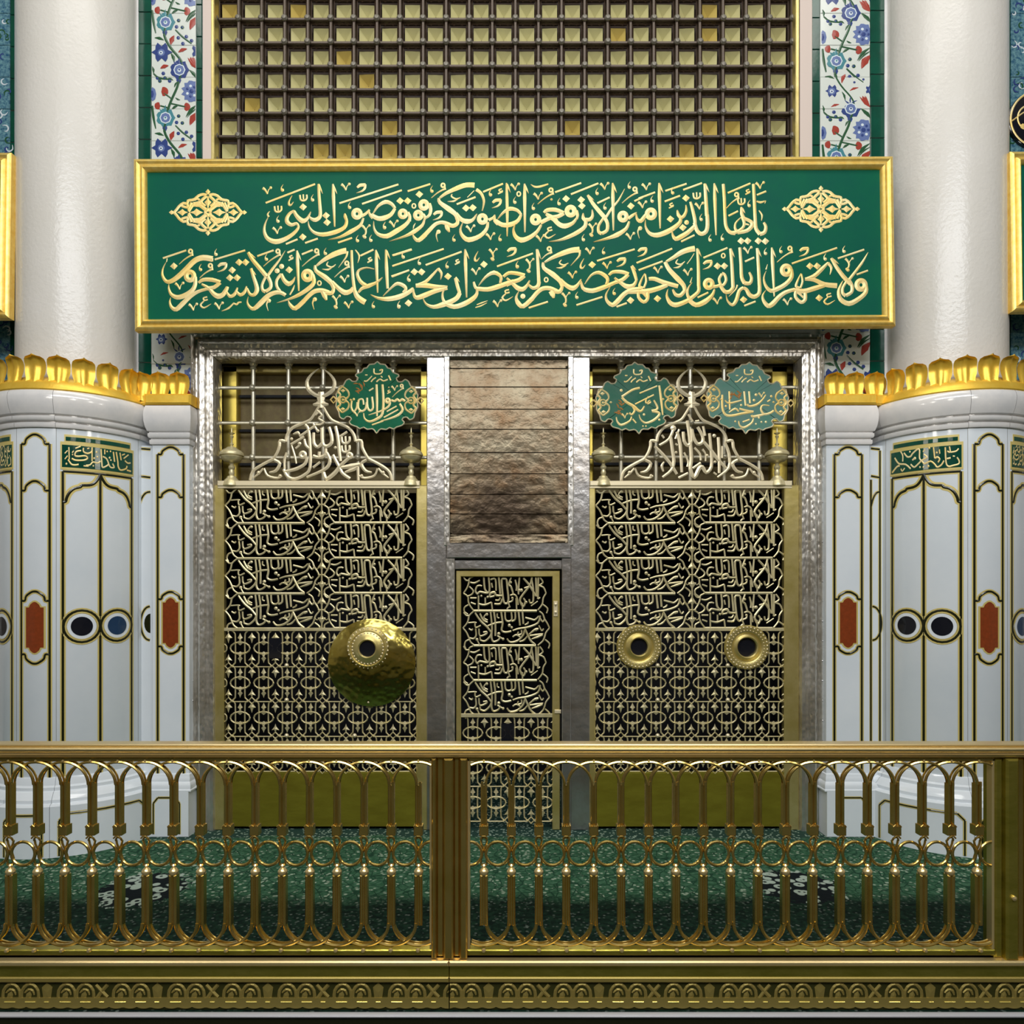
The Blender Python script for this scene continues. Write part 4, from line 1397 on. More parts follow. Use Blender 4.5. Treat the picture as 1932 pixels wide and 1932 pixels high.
    for c0, c1 in ((-11, 11), (20, 68), (-68, -20)):
        a0, a1 = fmR * radians(c0), fmR * radians(c1)
        n = 6
        pl = [(a0, .01), (a0, .225), (a0 + .04, .265)] + [(a0 + .04 + (a1 - a0 - .08) * i / n, .265) for i in range(1, n)] + [(a1 - .04, .265), (a1, .225), (a1, .01)]
        m = MB(); fm = cyl(fmR)
        m.mi = 0
        for q in range(len(pl) - 1): m.ribbon(pl[q:q + 2], [.020] * 2, lambda a, z, d: fm(a, z, d), .001, 0)
        m.mi = 1
        for q in range(len(pl) - 1): m.ribbon(pl[q:q + 2], [.009] * 2, lambda a, z, d: fm(a, z, d + .001), .002, 0)
        obj('plinth_inlay', m, [M['inlay_gold'], M['inlay_dark']], t)
    # gilded leaf crown
    m = MB(); m.lathe([(.46, 2.878), (.528, 2.878), (.535, 2.886), (.530, 2.900), (.520, 2.925), (.500, 2.945), (.462, 2.975), (.44, 2.975)], cx, AY, 96)
    obj('crown_band', m, M['leaf_gold'], t, smooth='auto')
    lme = leaf_mesh()
    for i in range(23):
        a = radians(360 / 23 * i + (1.5 if s < 0 else -1.5))
        o = inst('gilded_leaf', lme, t, (cx + .482 * sin(a), AY - .482 * cos(a), 2.895), rot=(0, 0, a))
    return t


_leaf = {}


def leaf_mesh():
    if 'm' in _leaf: return _leaf['m']
    m = MB()
    H, Wd = .215, .070
    NU, NV = 8, 12
    vs, fs = [], []
    for j in range(NV + 1):
        v = j / NV
        # half width: narrow waist, full shoulders, pointed top
        w = Wd * (.90 - .15 * sin(min(v / .5, 1) * pi) ** 2 + .05 * v) if v < .74 else Wd * (.90 + .05 * .74) * max(0, 1 - ((v - .74) / .26) ** 2.2) ** .62
        if j == NV: w = .0015
        for i in range(NU + 1):
            u = -1 + 2 * i / NU
            z = H * v + (.012 * (1 - abs(u)) if v > .8 else 0)
            # hollow trough either side of a mid rib, rolled rim
            d = .010 * (1 - u * u) + .013 * math.exp(-(u / .13) ** 2) - .012 * math.exp(-((abs(u) - .45) / .22) ** 2) + .008 * abs(u) ** 6
            curl = .055 * max(0, v - .62) ** 1.6 / .38 ** 1.6
            drop = -.02 * max(0, v - .86) / .14
            flare = .022 * (1 - v) ** 2
            vs.append((u * w, -(d * (1 - .5 * v) + curl + flare), z + drop))
    for j in range(NV):
        for i in range(NU):
            a = j * (NU + 1) + i
            fs.append((a, a + 1, a + NU + 2, a + NU + 1))
    m.add(vs, fs)
    me = bpy.data.meshes.new('gilded_leaf')
    me.from_pydata(m.v, [], m.f)
    me.materials.append(M['leaf_gold'])
    me.shade_smooth()
    _leaf['m'] = me
    return me


column('left')
column('right')

# ------------------------------------------------------------------ pilasters between the columns and the silver surround
YP = 4.90


def pilaster(side):
    s = -1 if side == 'left' else 1
    xin, xout = (X(357, YP), X(287, YP)) if s < 0 else (X(1559, YP), X(1641, YP))
    x0, x1 = min(xin, xout), max(xin, xout)
    c = (x0 + x1) / 2
    t = thing('marble_pilaster', (c, YP + .08, 0), 'narrow white marble pilaster with red cartouche, between %s column and silver surround' % side, 'pilaster',
              'flat pilasters beside the silver surround')
    m = MB(); m.bbox(x0, x1, YP, YP + .15, .34, 2.62, .004)
    obj('face_slab', m, M['marble'], t)

    def mould(name, prof, zlo, material, ya=YP):
        # profile (out, z) extruded along x with returns
        m = MB()
        vs, fs = [], []
        k = len(prof)
        for (xa, ex) in ((x0, -1), (x1, 1)):
            for o_, z in prof: vs.append((xa + ex * o_ * .6, ya - o_, z))
        for o_, z in prof: vs.append((x0 - o_ * .6, ya + .14, z))
        for o_, z in prof: vs.append((x1 + o_ * .6, ya + .14, z))
        for i in range(k - 1):
            fs += [(i, i + 1, k + i + 1, k + i), (i, 2 * k + i, 2 * k + i + 1, i + 1), (k + i, k + i + 1, 3 * k + i + 1, 3 * k + i)]
        fs += [(k - 1, 3 * k - 1, 4 * k - 1, 2 * k - 1), (0, k, 3 * k, 2 * k)]
        m.add(vs, fs)
        return obj(name, m, material, t, smooth='auto')
    mould('cornice', [(0, 2.615), (.014, 2.62), (.017, 2.628), (.017, 2.648), (.008, 2.652), (.008, 2.658), (.022, 2.662), (.028, 2.672), (.028, 2.69), (.019, 2.694), (.019, 2.70),
                      (.032, 2.705), (.046, 2.735), (.054, 2.77), (.056, 2.81), (.052, 2.845), (.042, 2.872), (0, 2.878)], 0, M['marble_warm'])
    mould('base_moulding', [(0, .41), (.012, .405), (.018, .385), (.024, .375), (.024, .36), (.04, .35), (.05, .335), (.05, .315), (.06, .31), (.06, .302), (0, .30)], 0, M['marble'])
    m = MB(); m.bbox(x0 - .02, x1 + .02, YP - .06, YP + .15, 0, .305, .003)
    obj('plinth', m, M['marble'], t)

    fm = lambda x, z, d: (c + x, YP - d, z)
    D = .087 if s < 0 else .092
    arch = lambda z: [(-D, z), (-D * .72, z), (-D * .62, z + .022), (-D * .25, z + .043), (0, z + .047), (D * .25, z + .043), (D * .62, z + .022), (D * .72, z), (D, z)]
    flip = lambda z: [(a, 2 * z - q) for a, q in arch(z)]
    runs = [[(-D, .40), (-D, 2.555)], [(D, .40), (D, 2.555)], arch(2.555), arch(2.267), arch(1.582), flip(1.262)]
    for nm, w, mt, h, lift in (('gold_inlay', .028, M['inlay_gold'], .0008, .0004), ('dark_inlay', .0135, M['inlay_dark'], .0022, .0012)):
        m = MB()
        for r in runs: m.ribbon(r, [w] * len(r), lambda x, z, d: fm(x, z, d + lift), h, 0)
        obj(nm, m, mt, t)
    w = D * .60
    pl = [(-w, 1.286), (-w * .65, 1.286), (-w * .5, 1.270), (-w * .2, 1.258), (0, 1.255)]
    pl = pl + [(-a, z) for a, z in pl[:-1]][::-1]
    full = pl + [(a, 2.844 - z) for a, z in pl][::-1]
    q = MB()
    q.mi = 0; q.fan([(a * 1.22, 1.422 + (z - 1.422) * 1.06) for a, z in full], lambda x, z, d: fm(x, z, d + .0014), .0003)
    q.mi = 1; q.fan(full, lambda x, z, d: fm(x, z, d + .0026), .0003)
    obj('red_cartouche', q, [M['inlay_gold'], M['red_stone']], t, label='red stone cartouche')
    # plinth outline
    m = MB()
    pl = [(-D, .02), (-D, .225), (-D + .03, .262), (D - .03, .262), (D, .225), (D, .02)]
    for mi, w, lift in ((0, .018, .0004), (1, .009, .0012)):
        m.mi = mi
        for i in range(5): m.ribbon(pl[i:i + 2], [w] * 2, lambda x, z, d: (c + x, YP - .06 - d - lift, z), .0012, 0)
    obj('plinth_inlay', m, [M['inlay_gold'], M['inlay_dark']], t)
    # return slab towards the column, with its own stripes and half disc
    xr0, xr1 = (X(262, YP + .02) - .05, x0) if s < 0 else (x1, X(1664, YP + .02) + .05)
    m = MB(); m.bbox(xr0, xr1, YP + .035, YP + .15, .0, 2.62, .002)
    obj('return_slab', m, M['marble'], t)
    yy = YP + .035
    a, b = (X(262, yy), X(284, yy)) if s < 0 else (X(1643, yy), X(1660, yy))
    m = MB()
    g = lambda x, z, d: (x, yy - d, z)
    bars = [[(a, Z(846, yy)), (b, Z(848, yy))], [(a, Z(898, yy)), (b, Z(901, yy))]]
    xm = (a + b) / 2
    arc = [(a, Z(956, yy)), (a + (b - a) * .25, Z(940, yy)), (a + (b - a) * .6, Z(930, yy)), (b, Z(928, yy))]
    cx_ = b - .004 if s < 0 else a + .01
    circ_ = [(cx_ + (-1 if s < 0 else 1) * .062 * sin(q * pi / 8), Z(1176, yy) + .115 * cos(q * pi / 8)) for q in range(9)]
    for mi, w, lift in ((0, .022, .0004), (1, .011, .0014)):
        m.mi = mi
        for r in bars + [arc, circ_] + ([] if s < 0 else [[(a, .4), (a, Z(905, yy))], [(b, .4), (b, Z(850, yy))]]):
            m.ribbon(r, [w] * len(r), lambda x, z, d: g(x, z, d + lift), .0012, 0)
    if s < 0:
        m.mi = 1
        m.fan([(b - .0 - .042 * sin(q * pi / 8), Z(1176, yy) + .066 * cos(q * pi / 8)) for q in range(9)], lambda x, z, d: g(x, z, d + .002), .0006)
    obj('return_inlay', m, [M['inlay_gold'], M['inlay_dark']], t)
    # crown
    m = MB()
    m.bbox(x0 - .03, x1 + .03, YP - .052, YP + .12, 2.878, 2.95, .012)
    m.bbox(xr0 - .0, xr1, YP - .035, YP + .12, 2.878, 2.95, .012)
    obj('crown_band', m, M['leaf_gold'], t)
    lme = leaf_mesh()
    xs = [X(p, YP - .04) for p in ((266, 300, 336) if s < 0 else (1577, 1614, 1652))]
    for x in xs:
        inst('gilded_leaf', lme, t, (x, YP - .006, 2.905), scale=(1.02, 1, .93))
    return t


pilaster('left')
pilaster('right')

# ================================================================== SILVER SURROUND
YS = 4.96


def vext(m, prof, z0, z1, mirror=False):
    """profile (px, y) extruded between heights z0,z1 (each a function of the profile x for mitres)"""
    k = len(prof)
    vs = [(x, y, z0(x) if callable(z0) else z0) for x, y in prof] + [(x, y, z1(x) if callable(z1) else z1) for x, y in prof]
    m.add(vs, [(i, i + 1, k + i + 1, k + i) for i in range(k - 1)] + [tuple(range(k)), tuple(range(2 * k - 1, k - 1, -1))])


ZT = Z(628, YS)
sur = thing('silver_surround', (0, YS + .06, 0), 'embossed silver doorframe-like surround enclosing both brass screens', 'frame')
SP = [(0, .12), (0, .02), (.012, 0), (.030, -.006), (.040, .012), (.048, .014), (.058, -.010), (.082, -.026), (.108, -.012), (.116, .012), (.128, .014), (.138, .002), (.160, .004), (.172, .03), (.175, .12)]
xo, xo2 = X(357, YS), X(1558, YS)
for xx, sg in ((xo, 1), (xo2, -1)):
    m = MB()
    vext(m, [(xx + sg * o_ * 1.0, YS + y) for o_, y in SP], 0.0, lambda x: ZT - abs(x - xx))
    obj('jamb', m, M['silver'], sur, smooth='auto')
m = MB()
HP = [(o_ * .98, y) for o_, y in SP]
k = len(HP)
vs = [(xo + o_ / .98, YS + y, ZT - o_) for o_, y in HP] + [(xo2 - o_ / .98, YS + y, ZT - o_) for o_, y in HP]
m.add(vs, [(i, i + 1, k + i + 1, k + i) for i in range(k - 1)] + [tuple(range(k)), tuple(range(2 * k - 1, k - 1, -1))])
obj('head', m, M['silver'], sur, smooth='auto')
# nails along the surround
q = MB(); q.lathe([(0, -.006), (.005, -.004), (.007, 0)], 0, 0, 6, zaxis=False)
nail = q.mesh('nail', M['silver_plain'])
rnd = random.Random(5)
for i in range(22):
    for xx in (xo + .022, xo2 - .022):
        inst('nail', nail, sur, (xx + rnd.uniform(-.004, .004), YS - .002, .35 + i * .135))

# dark reflection painted into the colour of the lower sheets
def paint_reflection(m, c, r):
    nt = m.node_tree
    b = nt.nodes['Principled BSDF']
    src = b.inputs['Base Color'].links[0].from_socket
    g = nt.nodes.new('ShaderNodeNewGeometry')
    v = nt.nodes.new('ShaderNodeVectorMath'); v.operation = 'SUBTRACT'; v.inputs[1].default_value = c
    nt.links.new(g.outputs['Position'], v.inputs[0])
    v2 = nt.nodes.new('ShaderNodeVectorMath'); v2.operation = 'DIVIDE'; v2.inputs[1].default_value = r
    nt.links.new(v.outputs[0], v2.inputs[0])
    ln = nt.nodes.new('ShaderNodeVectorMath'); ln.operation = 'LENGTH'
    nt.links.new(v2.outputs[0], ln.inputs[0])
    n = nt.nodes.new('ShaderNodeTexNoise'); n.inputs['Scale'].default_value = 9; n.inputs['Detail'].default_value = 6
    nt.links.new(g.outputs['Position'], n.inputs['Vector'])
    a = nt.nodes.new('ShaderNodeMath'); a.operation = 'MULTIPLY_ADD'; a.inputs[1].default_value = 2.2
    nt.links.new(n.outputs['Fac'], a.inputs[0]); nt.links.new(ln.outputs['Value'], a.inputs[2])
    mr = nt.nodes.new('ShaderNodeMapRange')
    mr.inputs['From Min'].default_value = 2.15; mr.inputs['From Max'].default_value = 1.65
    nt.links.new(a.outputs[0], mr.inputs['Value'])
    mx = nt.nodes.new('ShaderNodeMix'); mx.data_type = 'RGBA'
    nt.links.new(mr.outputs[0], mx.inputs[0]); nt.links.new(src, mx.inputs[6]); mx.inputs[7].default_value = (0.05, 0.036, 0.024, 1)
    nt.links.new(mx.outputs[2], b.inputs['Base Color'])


paint_reflection(M['tarnish'], (X(940, 5.0), 5.0, Z(972, 5.0)), (.30, 1.0, .27))

# ------------------------------------------------------------------ silver-clad pier in the middle
YR = 4.99
pier = thing('silver_pier', (X(958, YR), YR + .05, 0), 'silver-clad pier with rows of tarnished sheets above the lattice door', 'pier')
rnd = random.Random(9)
m = MB(); m.box(X(808, YR), X(1110, YR), YR + .03, YR + .10, Z(1062, YR), Z(660, YR))
obj('core', m, M['dark'], pier)
for a, b, w in ((805, 843, 0), (1076, 1113, 1)):
    # side straps, top to floor
    m = MB(); m.bbox(X(a, YR), X(b, YR), YR - .012, YR + .08, 0, Z(664, YR), .006)
    obj('side_strap', m, M['silver_plain'], pier)
# narrow nailed fillets beside the straps
for a, b in ((838, 849), (1071, 1082)):
    m = MB(); m.bbox(X(a, YR), X(b, YR), YR - .020, YR + .05, Z(1030, YR), Z(666, YR), .005)
    obj('nailed_fillet', m, M['silver'], pier)
    for i in range(9):
        inst('nail', nail, pier, (X((a + b) / 2, YR), YR - .021, Z(755 + i * 32, YR)))
ys = [664, 694, 729, 771, 809, 853, 893, 932, 969, 1007, 1024]
for i in range(len(ys) - 1):
    m = MB()
    xa, xb = X(845, YR), X(1075, YR)
    za, zb = Z(ys[i], YR), Z(ys[i + 1], YR)
    # a hand-beaten sheet: fine grid with slight waviness, lower edge lapping over the next sheet
    nx, nz = 26, 6
    amp = .0009 + .0016 * max(0, (i - 4)) / 5
    vs = []
    for jz in range(nz + 1):
        for jx in range(nx + 1):
            u, v = jx / nx, jz / nz
            vs.append((xa + (xb - xa) * u, YR + .016 - .010 * v + rnd.uniform(-amp, amp) * 1.2 * (0 < v < 1), za + (zb - za) * v + (.001 if v == 1 else 0)))
    fs = [(jz * (nx + 1) + jx, jz * (nx + 1) + jx + 1, (jz + 1) * (nx + 1) + jx + 1, (jz + 1) * (nx + 1) + jx) for jz in range(nz) for jx in range(nx)]
    n0 = len(vs)
    vs += [(xa, YR + .03, zb), (xb, YR + .03, zb)]
    fs.append((nz * (nx + 1), nz * (nx + 1) + nx, n0 + 1, n0))
    m.add(vs, fs)
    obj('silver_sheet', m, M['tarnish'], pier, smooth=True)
# two lintel bands over the door
m = MB(); m.bbox(X(843, YR), X(1077, YR), YR - .022, YR + .05, Z(1053, YR), Z(1025, YR), .006)
obj('lintel_band', m, M['silver_plain'], pier)
# door jamb sheets
m = MB(); m.bbox(X(842, YR), X(858, YR), YR - .018, YR + .05, 0, Z(1054, YR), .005)
obj('door_jamb', m, M['silver'], pier)
m = MB(); m.bbox(X(1060, YR), X(1077, YR), YR - .018, YR + .05, 0, Z(1054, YR), .005)
obj('door_jamb', m, M['silver_plain'], pier)
m = MB(); m.bbox(X(858, YR), X(1060, YR), YR - .010, YR + .05, Z(1074, YR), Z(1057, YR), .004)
obj('inner_lintel', m, M['silver_plain'], pier)

# ================================================================== PIERCED BRASS
YG = 5.0


def rows(parent, kinds, px0, wpx, ytop, pitch, Yd, name='inscription_row'):
    """rows of pierced calligraphy; cell is 1932x664 units"""
    for i, kd in enumerate(kinds):
        sx = 1932 / wpx
        sy = 664 / pitch
        y0 = ytop + i * pitch
        def mp(x, y, d, px0=px0, y0=y0, sx=sx, sy=sy):
            return X(px0 + x / sx, Yd), Yd - d, Z(y0 + (y - 61) / sy, Yd)
        m = MB()
        write(m, ROW_A if kd == 'A' else ROW_B, mp, .0055, .006, k=1.1)
        obj(name, m, M['lattice'], parent)


def cell_mesh():
    m = MB()
    mp = plane_map(0, 0, 12.88, YG)
    o = (X(0, YG), YG, Z(0, YG))
    f = lambda x, y, d: (mp(x, y, d)[0] - o[0], mp(x, y, d)[1] - YG, mp(x, y, d)[2] - o[2])
    for s in (1, -1):
        m.ribbon([(s * 200, -430), (s * 135, -370), (s * 116, -260), (s * 116, 290), (s * 135, 370), (s * 205, 440)], [36] * 6, f, .006, .006, sub=2)
        m.ribbon([(s * 205, 430), (s * 285, 350)], [32] * 2, f, .006, .006)
        m.ribbon([(s * 205, 425), (s * 285, 510)], [32] * 2, f, .006, .006)
        m.ribbon([(s * 30, 130), (s * 70, 105), (s * 110, 130)], [26] * 3, f, .005, .005, sub=1)
    m.ribbon(circ(0, 0, 238, 14, 146), [40] * 14, f, .0066, .006, True, 1)
    m.ribbon([(-200, 455), (200, 455)], [34] * 2, f, .0062, .006)
    m.fan([(0, -370), (-30, -300), (-62, -250), (-20, -225), (-26, -160), (-70, -125), (0, -70), (70, -125), (26, -160), (20, -225), (62, -250), (30, -300)], f, .006, .006)
    m.fan([(0, 360), (-26, 290), (-60, 250), (-24, 215), (-24, 160), (-70, 120), (0, 78), (70, 120), (24, 160), (24, 215), (60, 250), (26, 290)], f, .006, .006)
    for s in (1, -1):
        pass
    # spades between the rings (right-hand side of the cell only, the neighbour brings the left one)
    m.fan([(285, -380), (258, -330), (190, -250), (250, -235), (285, -120), (320, -235), (380, -250), (312, -330)], f, .006, .006)
    m.fan([(285, 145), (262, 215), (195, 300), (258, 290), (285, 360), (312, 290), (375, 300), (308, 215)], f, .006, .006)
    return m.mesh('pierced_cell', M['lattice'])


CELLM = cell_mesh()


def cells(parent, pxs, pys, Yd, skip=()):
    for r, py in enumerate(pys):
        for c, px in enumerate(pxs):
            if (r, c) in skip: continue
            inst('pierced_cell', CELLM, parent, (X(px, Yd), Yd, Z(py, Yd)))


def screen(side, ox, label):
    """ox = px offset from the left-hand screen"""
    g = lambda p: p + ox
    t = thing('brass_screen', (X(g(605), YG), YG, 0), label, 'screen', 'pierced brass screens')
    fl, fr = (405, 786) if side == 'left' else (405, 779)
    # frame
    for a, b in ((fl, 424), (fr, 807)):
        m = MB(); m.bbox(X(g(a), YG), X(g(b), YG), YG - .018, YG + .03, 0, Z(916, YG), .006)
        obj('side_stile', m, M['brass'], t)
    m = MB(); m.bbox(X(g(413), YG), X(g(793), YG), YG - .030, YG + .02, Z(918, YG), Z(908, YG), .005)
    m.bbox(X(g(413), YG), X(g(793), YG), YG - .022, YG + .02, Z(922, YG), Z(918, YG), .002)
    obj('top_rail', m, M['crest'], t)
    m = MB(); m.bbox(X(g(422), YG), X(g(788), YG), YG - .010, YG + .01, Z(1190.5, YG), Z(1184.5, YG), .002)
    obj('mid_rail', m, M['lattice'], t)
    rows(t, 'AAAA', g(420), 192, 921, 66.3, YG)
    rows(t, 'BBBB', g(605), 188, 920, 66.3, YG)
    # centre rod with spades between the two columns of script
    m = MB()
    mp = plane_map(g(607), 0, 1, YG)
    m.ribbon([(0, 918), (0, 1187)], [3.2, 3.2], mp, .006, .006)
    for i in range(4):
        y = 934 + 66.3 * i
        for yy, sc in ((y, 1), (y + 37, -1)):
            m.fan([(0, yy - 9 * sc), (-3, yy - 3 * sc), (-8, yy + 4 * sc), (-3, yy + 5 * sc), (0, yy + 11 * sc), (3, yy + 5 * sc), (8, yy + 4 * sc), (3, yy - 3 * sc)], mp, .006, .006)
        m.ribbon([(-7, y + 18), (7, y + 18)], [3, 3], mp, .005, .005)
        for sx in (-1, 1):
            for yy in (y + 2, y + 32): m.ribbon([(sx * 2, yy), (sx * 9, yy + 5), (sx * 14, yy)], [2.2] * 3, mp, .005, .005, sub=2)
    obj('centre_rod', m, M['lattice'], t)
    pxs = [g(453 - 44.4 + 44.4 * i) for i in range(9)]
    if side == 'left': pxs = [g(453 + 44.4 * i) for i in range(8)]
    else: pxs = [g(450 + 44.4 * i) for i in range(8)]
    pys = [1223, 1288.7, 1354.4, 1420.1]
    cells(t, pxs, pys, YG, skip=((0, 2),) if False else ())
    # small half cells at the left edge
    m = MB()
    for py in pys:
        mpl = plane_map(pxs[0] - 22.1, py, 12.88, YG)
        m.fan([(0, -380), (-27, -330), (-80, -250), (-35, -235), (0, -120), (35, -235), (95, -250), (27, -330)], mpl, .006, .006)
        m.fan([(0, 145), (-23, 215), (-80, 300), (-27, 290), (0, 360), (27, 290), (90, 300), (23, 215)], mpl, .006, .006)
        m.ribbon([(-80, 440), (0, 355), (80, 440), (0, 520), (-80, 440)], [32] * 5, mpl, .006, .006, sub=1)
        for ex, sg in ((-110, -1),):
            m.ribbon([(-110, -110), (-50, -60), (-40, 0), (-50, 60), (-110, 110)], [32] * 5, mpl, .006, .006, sub=2)
    obj('edge_motifs', m, M['lattice'], t, kind='stuff')
    # small studs
    for px in ((542, 670) if side == 'left' else (541, 673)):
        for py in (1255, 1320, 1387):
            q = MB(); q.lathe([(0, -.02), (.010, -.017), (.016, -.008), (.012, 0)], X(g(px), YG), YG - .006, 8, zaxis=False, cz=Z(py, YG))
            obj('stud', q, M['crest'], t, smooth=True)
    # solid brass plate at the foot
    m = MB(); m.bbox(X(g(420), YG), X(g(792), YG), YG - .004, YG + .03, 0.02, Z(1457, YG), .003)
    obj('foot_plate', m, M['foot_plate'], t)
    # dome-shaped cresting with its inscription
    YC = YG - .012
    cox, coy = (460, 690) if side == 'left' else (1160, 690)
    mp = plane_map(cox, coy, 6.662, YC)
    m = MB(); write(m, CREST_FRAME, mp, .007, .008, k=1.12)
    cr = obj('cresting', m, M['crest'], t)
    m = MB(); write(m, CREST_L if side == 'left' else CREST_R, mp, .006, .006, k=1.15)
    obj('lettering', m, M['crest'], cr, label='pierced script inside the dome outline')
    # urn finials
    up = [(0, 108), (1.2, 104), (1.4, 97), (6, 96.5), (1.6, 93), (3.6, 90), (1.6, 86), (1.4, 78), (4, 75), (2, 72), (4.5, 69), (8, 69), (11, 66), (17, 63), (21, 59), (22.5, 56), (22, 53), (19, 52),
          (20, 50), (18, 46), (14, 42), (8, 40), (4, 39), (3.4, 35), (6, 32), (6, 29), (4, 26), (5.5, 20), (4, 15), (8, 13), (9, 10), (13, 6), (15, 2), (16.5, -5), (0, -6)]
    for px in (435, 775):
        pxx = g(px) if side == 'left' else {435: 1139, 775: 1468}[px]
        m = MB()
        sc = YC / FPX
        m.lathe([(r * sc, Z(911 - h * .985, YC)) for r, h in up], X(pxx, YC), YC + .02, 18)
        fin = obj('urn_finial', m, M['lattice'], t, smooth='auto')
        m = MB()
        for i in range(12):
            a = 2 * pi * i / 12
            m.lathe([(0, -.009), (.007, -.004), (.009, .004)], X(pxx, YC) + .062 * sin(a), YC + .02 - .062 * cos(a), 6, zaxis=False, cz=Z(854, YC))
        obj('bead', m, M['crest'], fin)
    return t


M['foot_plate'] = mat('yellow_foot_plate', (0.34, 0.30, 0.03), 0.42, 0.7, var=(0.26, 0.22, 0.02), vscale=4, bump=.15, bscale=16, bdist=.006, stretch=(1, 1, 3))
sl = screen('left', 0, 'left pierced brass screen of eight script panels beneath a crescent dome cresting')
sr = screen('right', 699, 'right pierced brass screen with two ring openings beneath an onion-shaped cresting')

# ------------------------------------------------------------------ bars and panels behind the crestings
YV = 5.09


def bargrid(side, vxs, hys, xa, xb, label):
    t = thing('barred_grille', (X((xa + xb) / 2, YV), YV, Z(915, YV)), label, 'grille', 'round-bar grilles above the screens')
    m = MB(); m.box(X(xa - 8, YV), X(xb + 8, YV), YV + .13, YV + .15, Z(925, YV), Z(655, YV))
    obj('back_panel', m, M['olive'], t)
    m = MB()
    m.bbox(X(xa - 4, YV), X(xb + 4, YV), YV + .07, YV + .13, Z(697, YV), Z(684, YV), .006)
    obj('brass_cross_strip', m, M['brass'], t)
    for a, b in (((412, 441), (790, 812)) if side == 'left' else ((1108, 1122), (1462, 1494))):
        m = MB(); m.bbox(X(a, YV), X(b, YV), YV + .07, YV + .13, Z(920, YV), Z(684, YV), .008)
        obj('brass_upright', m, M['yellow_brass'], t)
    for a in hys:
        m = MB(); m.box(X(xa - 6, YV), X(xb + 6, YV), YV + .11, YV + .129, Z(a + 9, YV), Z(a + 4, YV))
        obj('panel_joint', m, M['dark'], t)
    r = .0145
    for px in vxs:
        m = MB()
        zt, zb = Z(690, YV), Z(925, YV)
        m.lathe([(r, zb), (r, zt)], X(px, YV), YV, 10)
        m.lathe([(r, zt - .03), (r + .010, zt - .02), (r + .004, zt - .005), (r + .016, zt + .012), (r + .018, zt + .022), (r + .006, zt + .034), (0, zt + .04)], X(px, YV), YV, 12)
        obj('upright_bar', m, M['bar_metal'], t, smooth='auto')
    for py in hys:
        m = MB(); m.tube([(X(xa - 4, YV), YV - .014, Z(py, YV)), (X(xb + 4, YV), YV - .014, Z(py, YV))], r * .82, 8)
        obj('cross_bar', m, M['bar_metal'], t, smooth='auto')
    q = MB(); q.lathe([(0, -.030), (.014, -.026), (.024, -.010), (.024, .008), (.014, .014)], 0, 0, 10, zaxis=False)
    kn = q.mesh('knob', M['bar_metal'], smooth=True)
    for px in vxs:
        for py in hys:
            inst('knob', kn, t, (X(px, YV), YV - .012, Z(py, YV)))
    return t


bargrid('left', [478, 544.5, 610, 676, 742], [733, 799, 864], 405, 806, 'round-bar metal grille above the left screen, behind the crescent dome cresting')
bargrid('right', [1171.5, 1237.5, 1302, 1366, 1432], [732, 799, 863], 1112, 1502, 'round-bar metal grille above the right screen, behind the onion cresting')

# ------------------------------------------------------------------ lattice door in the pier
YD = 5.01
dr = thing('door_1', (X(957, YD), YD, 0), None, None)
dr['kind'] = 'structure'
m = MB(); m.bbox(X(861, YD), X(870, YD), YD - .02, YD + .03, 0, Z(1077, YD), .004)
obj('door_stile', m, M['brass'], dr)
m = MB(); m.bbox(X(1042, YD), X(1056, YD), YD - .02, YD + .03, 0, Z(1077, YD), .004)
obj('door_stile', m, M['brass'], dr)
m = MB(); m.bbox(X(868, YD), X(1044, YD), YD - .02, YD + .03, Z(1088, YD), Z(1077, YD), .004)
obj('door_rail', m, M['brass'], dr)
m = MB(); m.bbox(X(868, YD), X(1044, YD), YD - .012, YD + .01, Z(1353, YD), Z(1346, YD), .002)
obj('door_rail', m, M['lattice'], dr)
rows(dr, 'BABA', 869, 176, 1087, 65.5, YD)
cells(dr, [892, 936, 980, 1024], [1383, 1448.7, 1514.4], YD)
q = MB()
for py in (1140, 1155): q.lathe([(0, -.02), (.010, -.015), (.012, 0)], X(1048, YD), YD - .02, 8, zaxis=False, cz=Z(py, YD))
q.bbox(X(1044, YD), X(1052, YD), YD - .028, YD - .02, Z(1163, YD), Z(1134, YD), .003)
obj('latch', q, M['crest'], dr)
q = MB(); q.bbox(X(1046, YD), X(1058, YD), YD - .03, YD - .02, Z(1345, YD), Z(1338, YD), .003)
obj('bolt', q, M['crest'], dr)
# dark openings left in the lattices (small dark doors with plain plate)
for par, px, py, hw_, hh, Yd in ((sl, 519.5, 1223, 11.5, 19, YG), (dr, 958, 1384, 12, 19, YD)):
    m = MB(); m.box(X(px - hw_, Yd), X(px + hw_, Yd), Yd - .0065, Yd + .012, Z(py + hh, Yd), Z(py - hh, Yd))
    obj('dark_panel', m, M['black_stone'], par)

# ------------------------------------------------------------------ roundels
YO = YG - .014


def ringprof(R, r0, hole, depth):
    return [(hole, .012), (hole, -.018), (hole + .006, -.024), (hole + .012, -.018), (r0 * .62, -.010), (r0 * .66, -.020), (r0 * .70, -.012), (r0 * .74, -depth * .9), (r0 * .95, -depth * .8), (r0, -.006), (R, 0)]


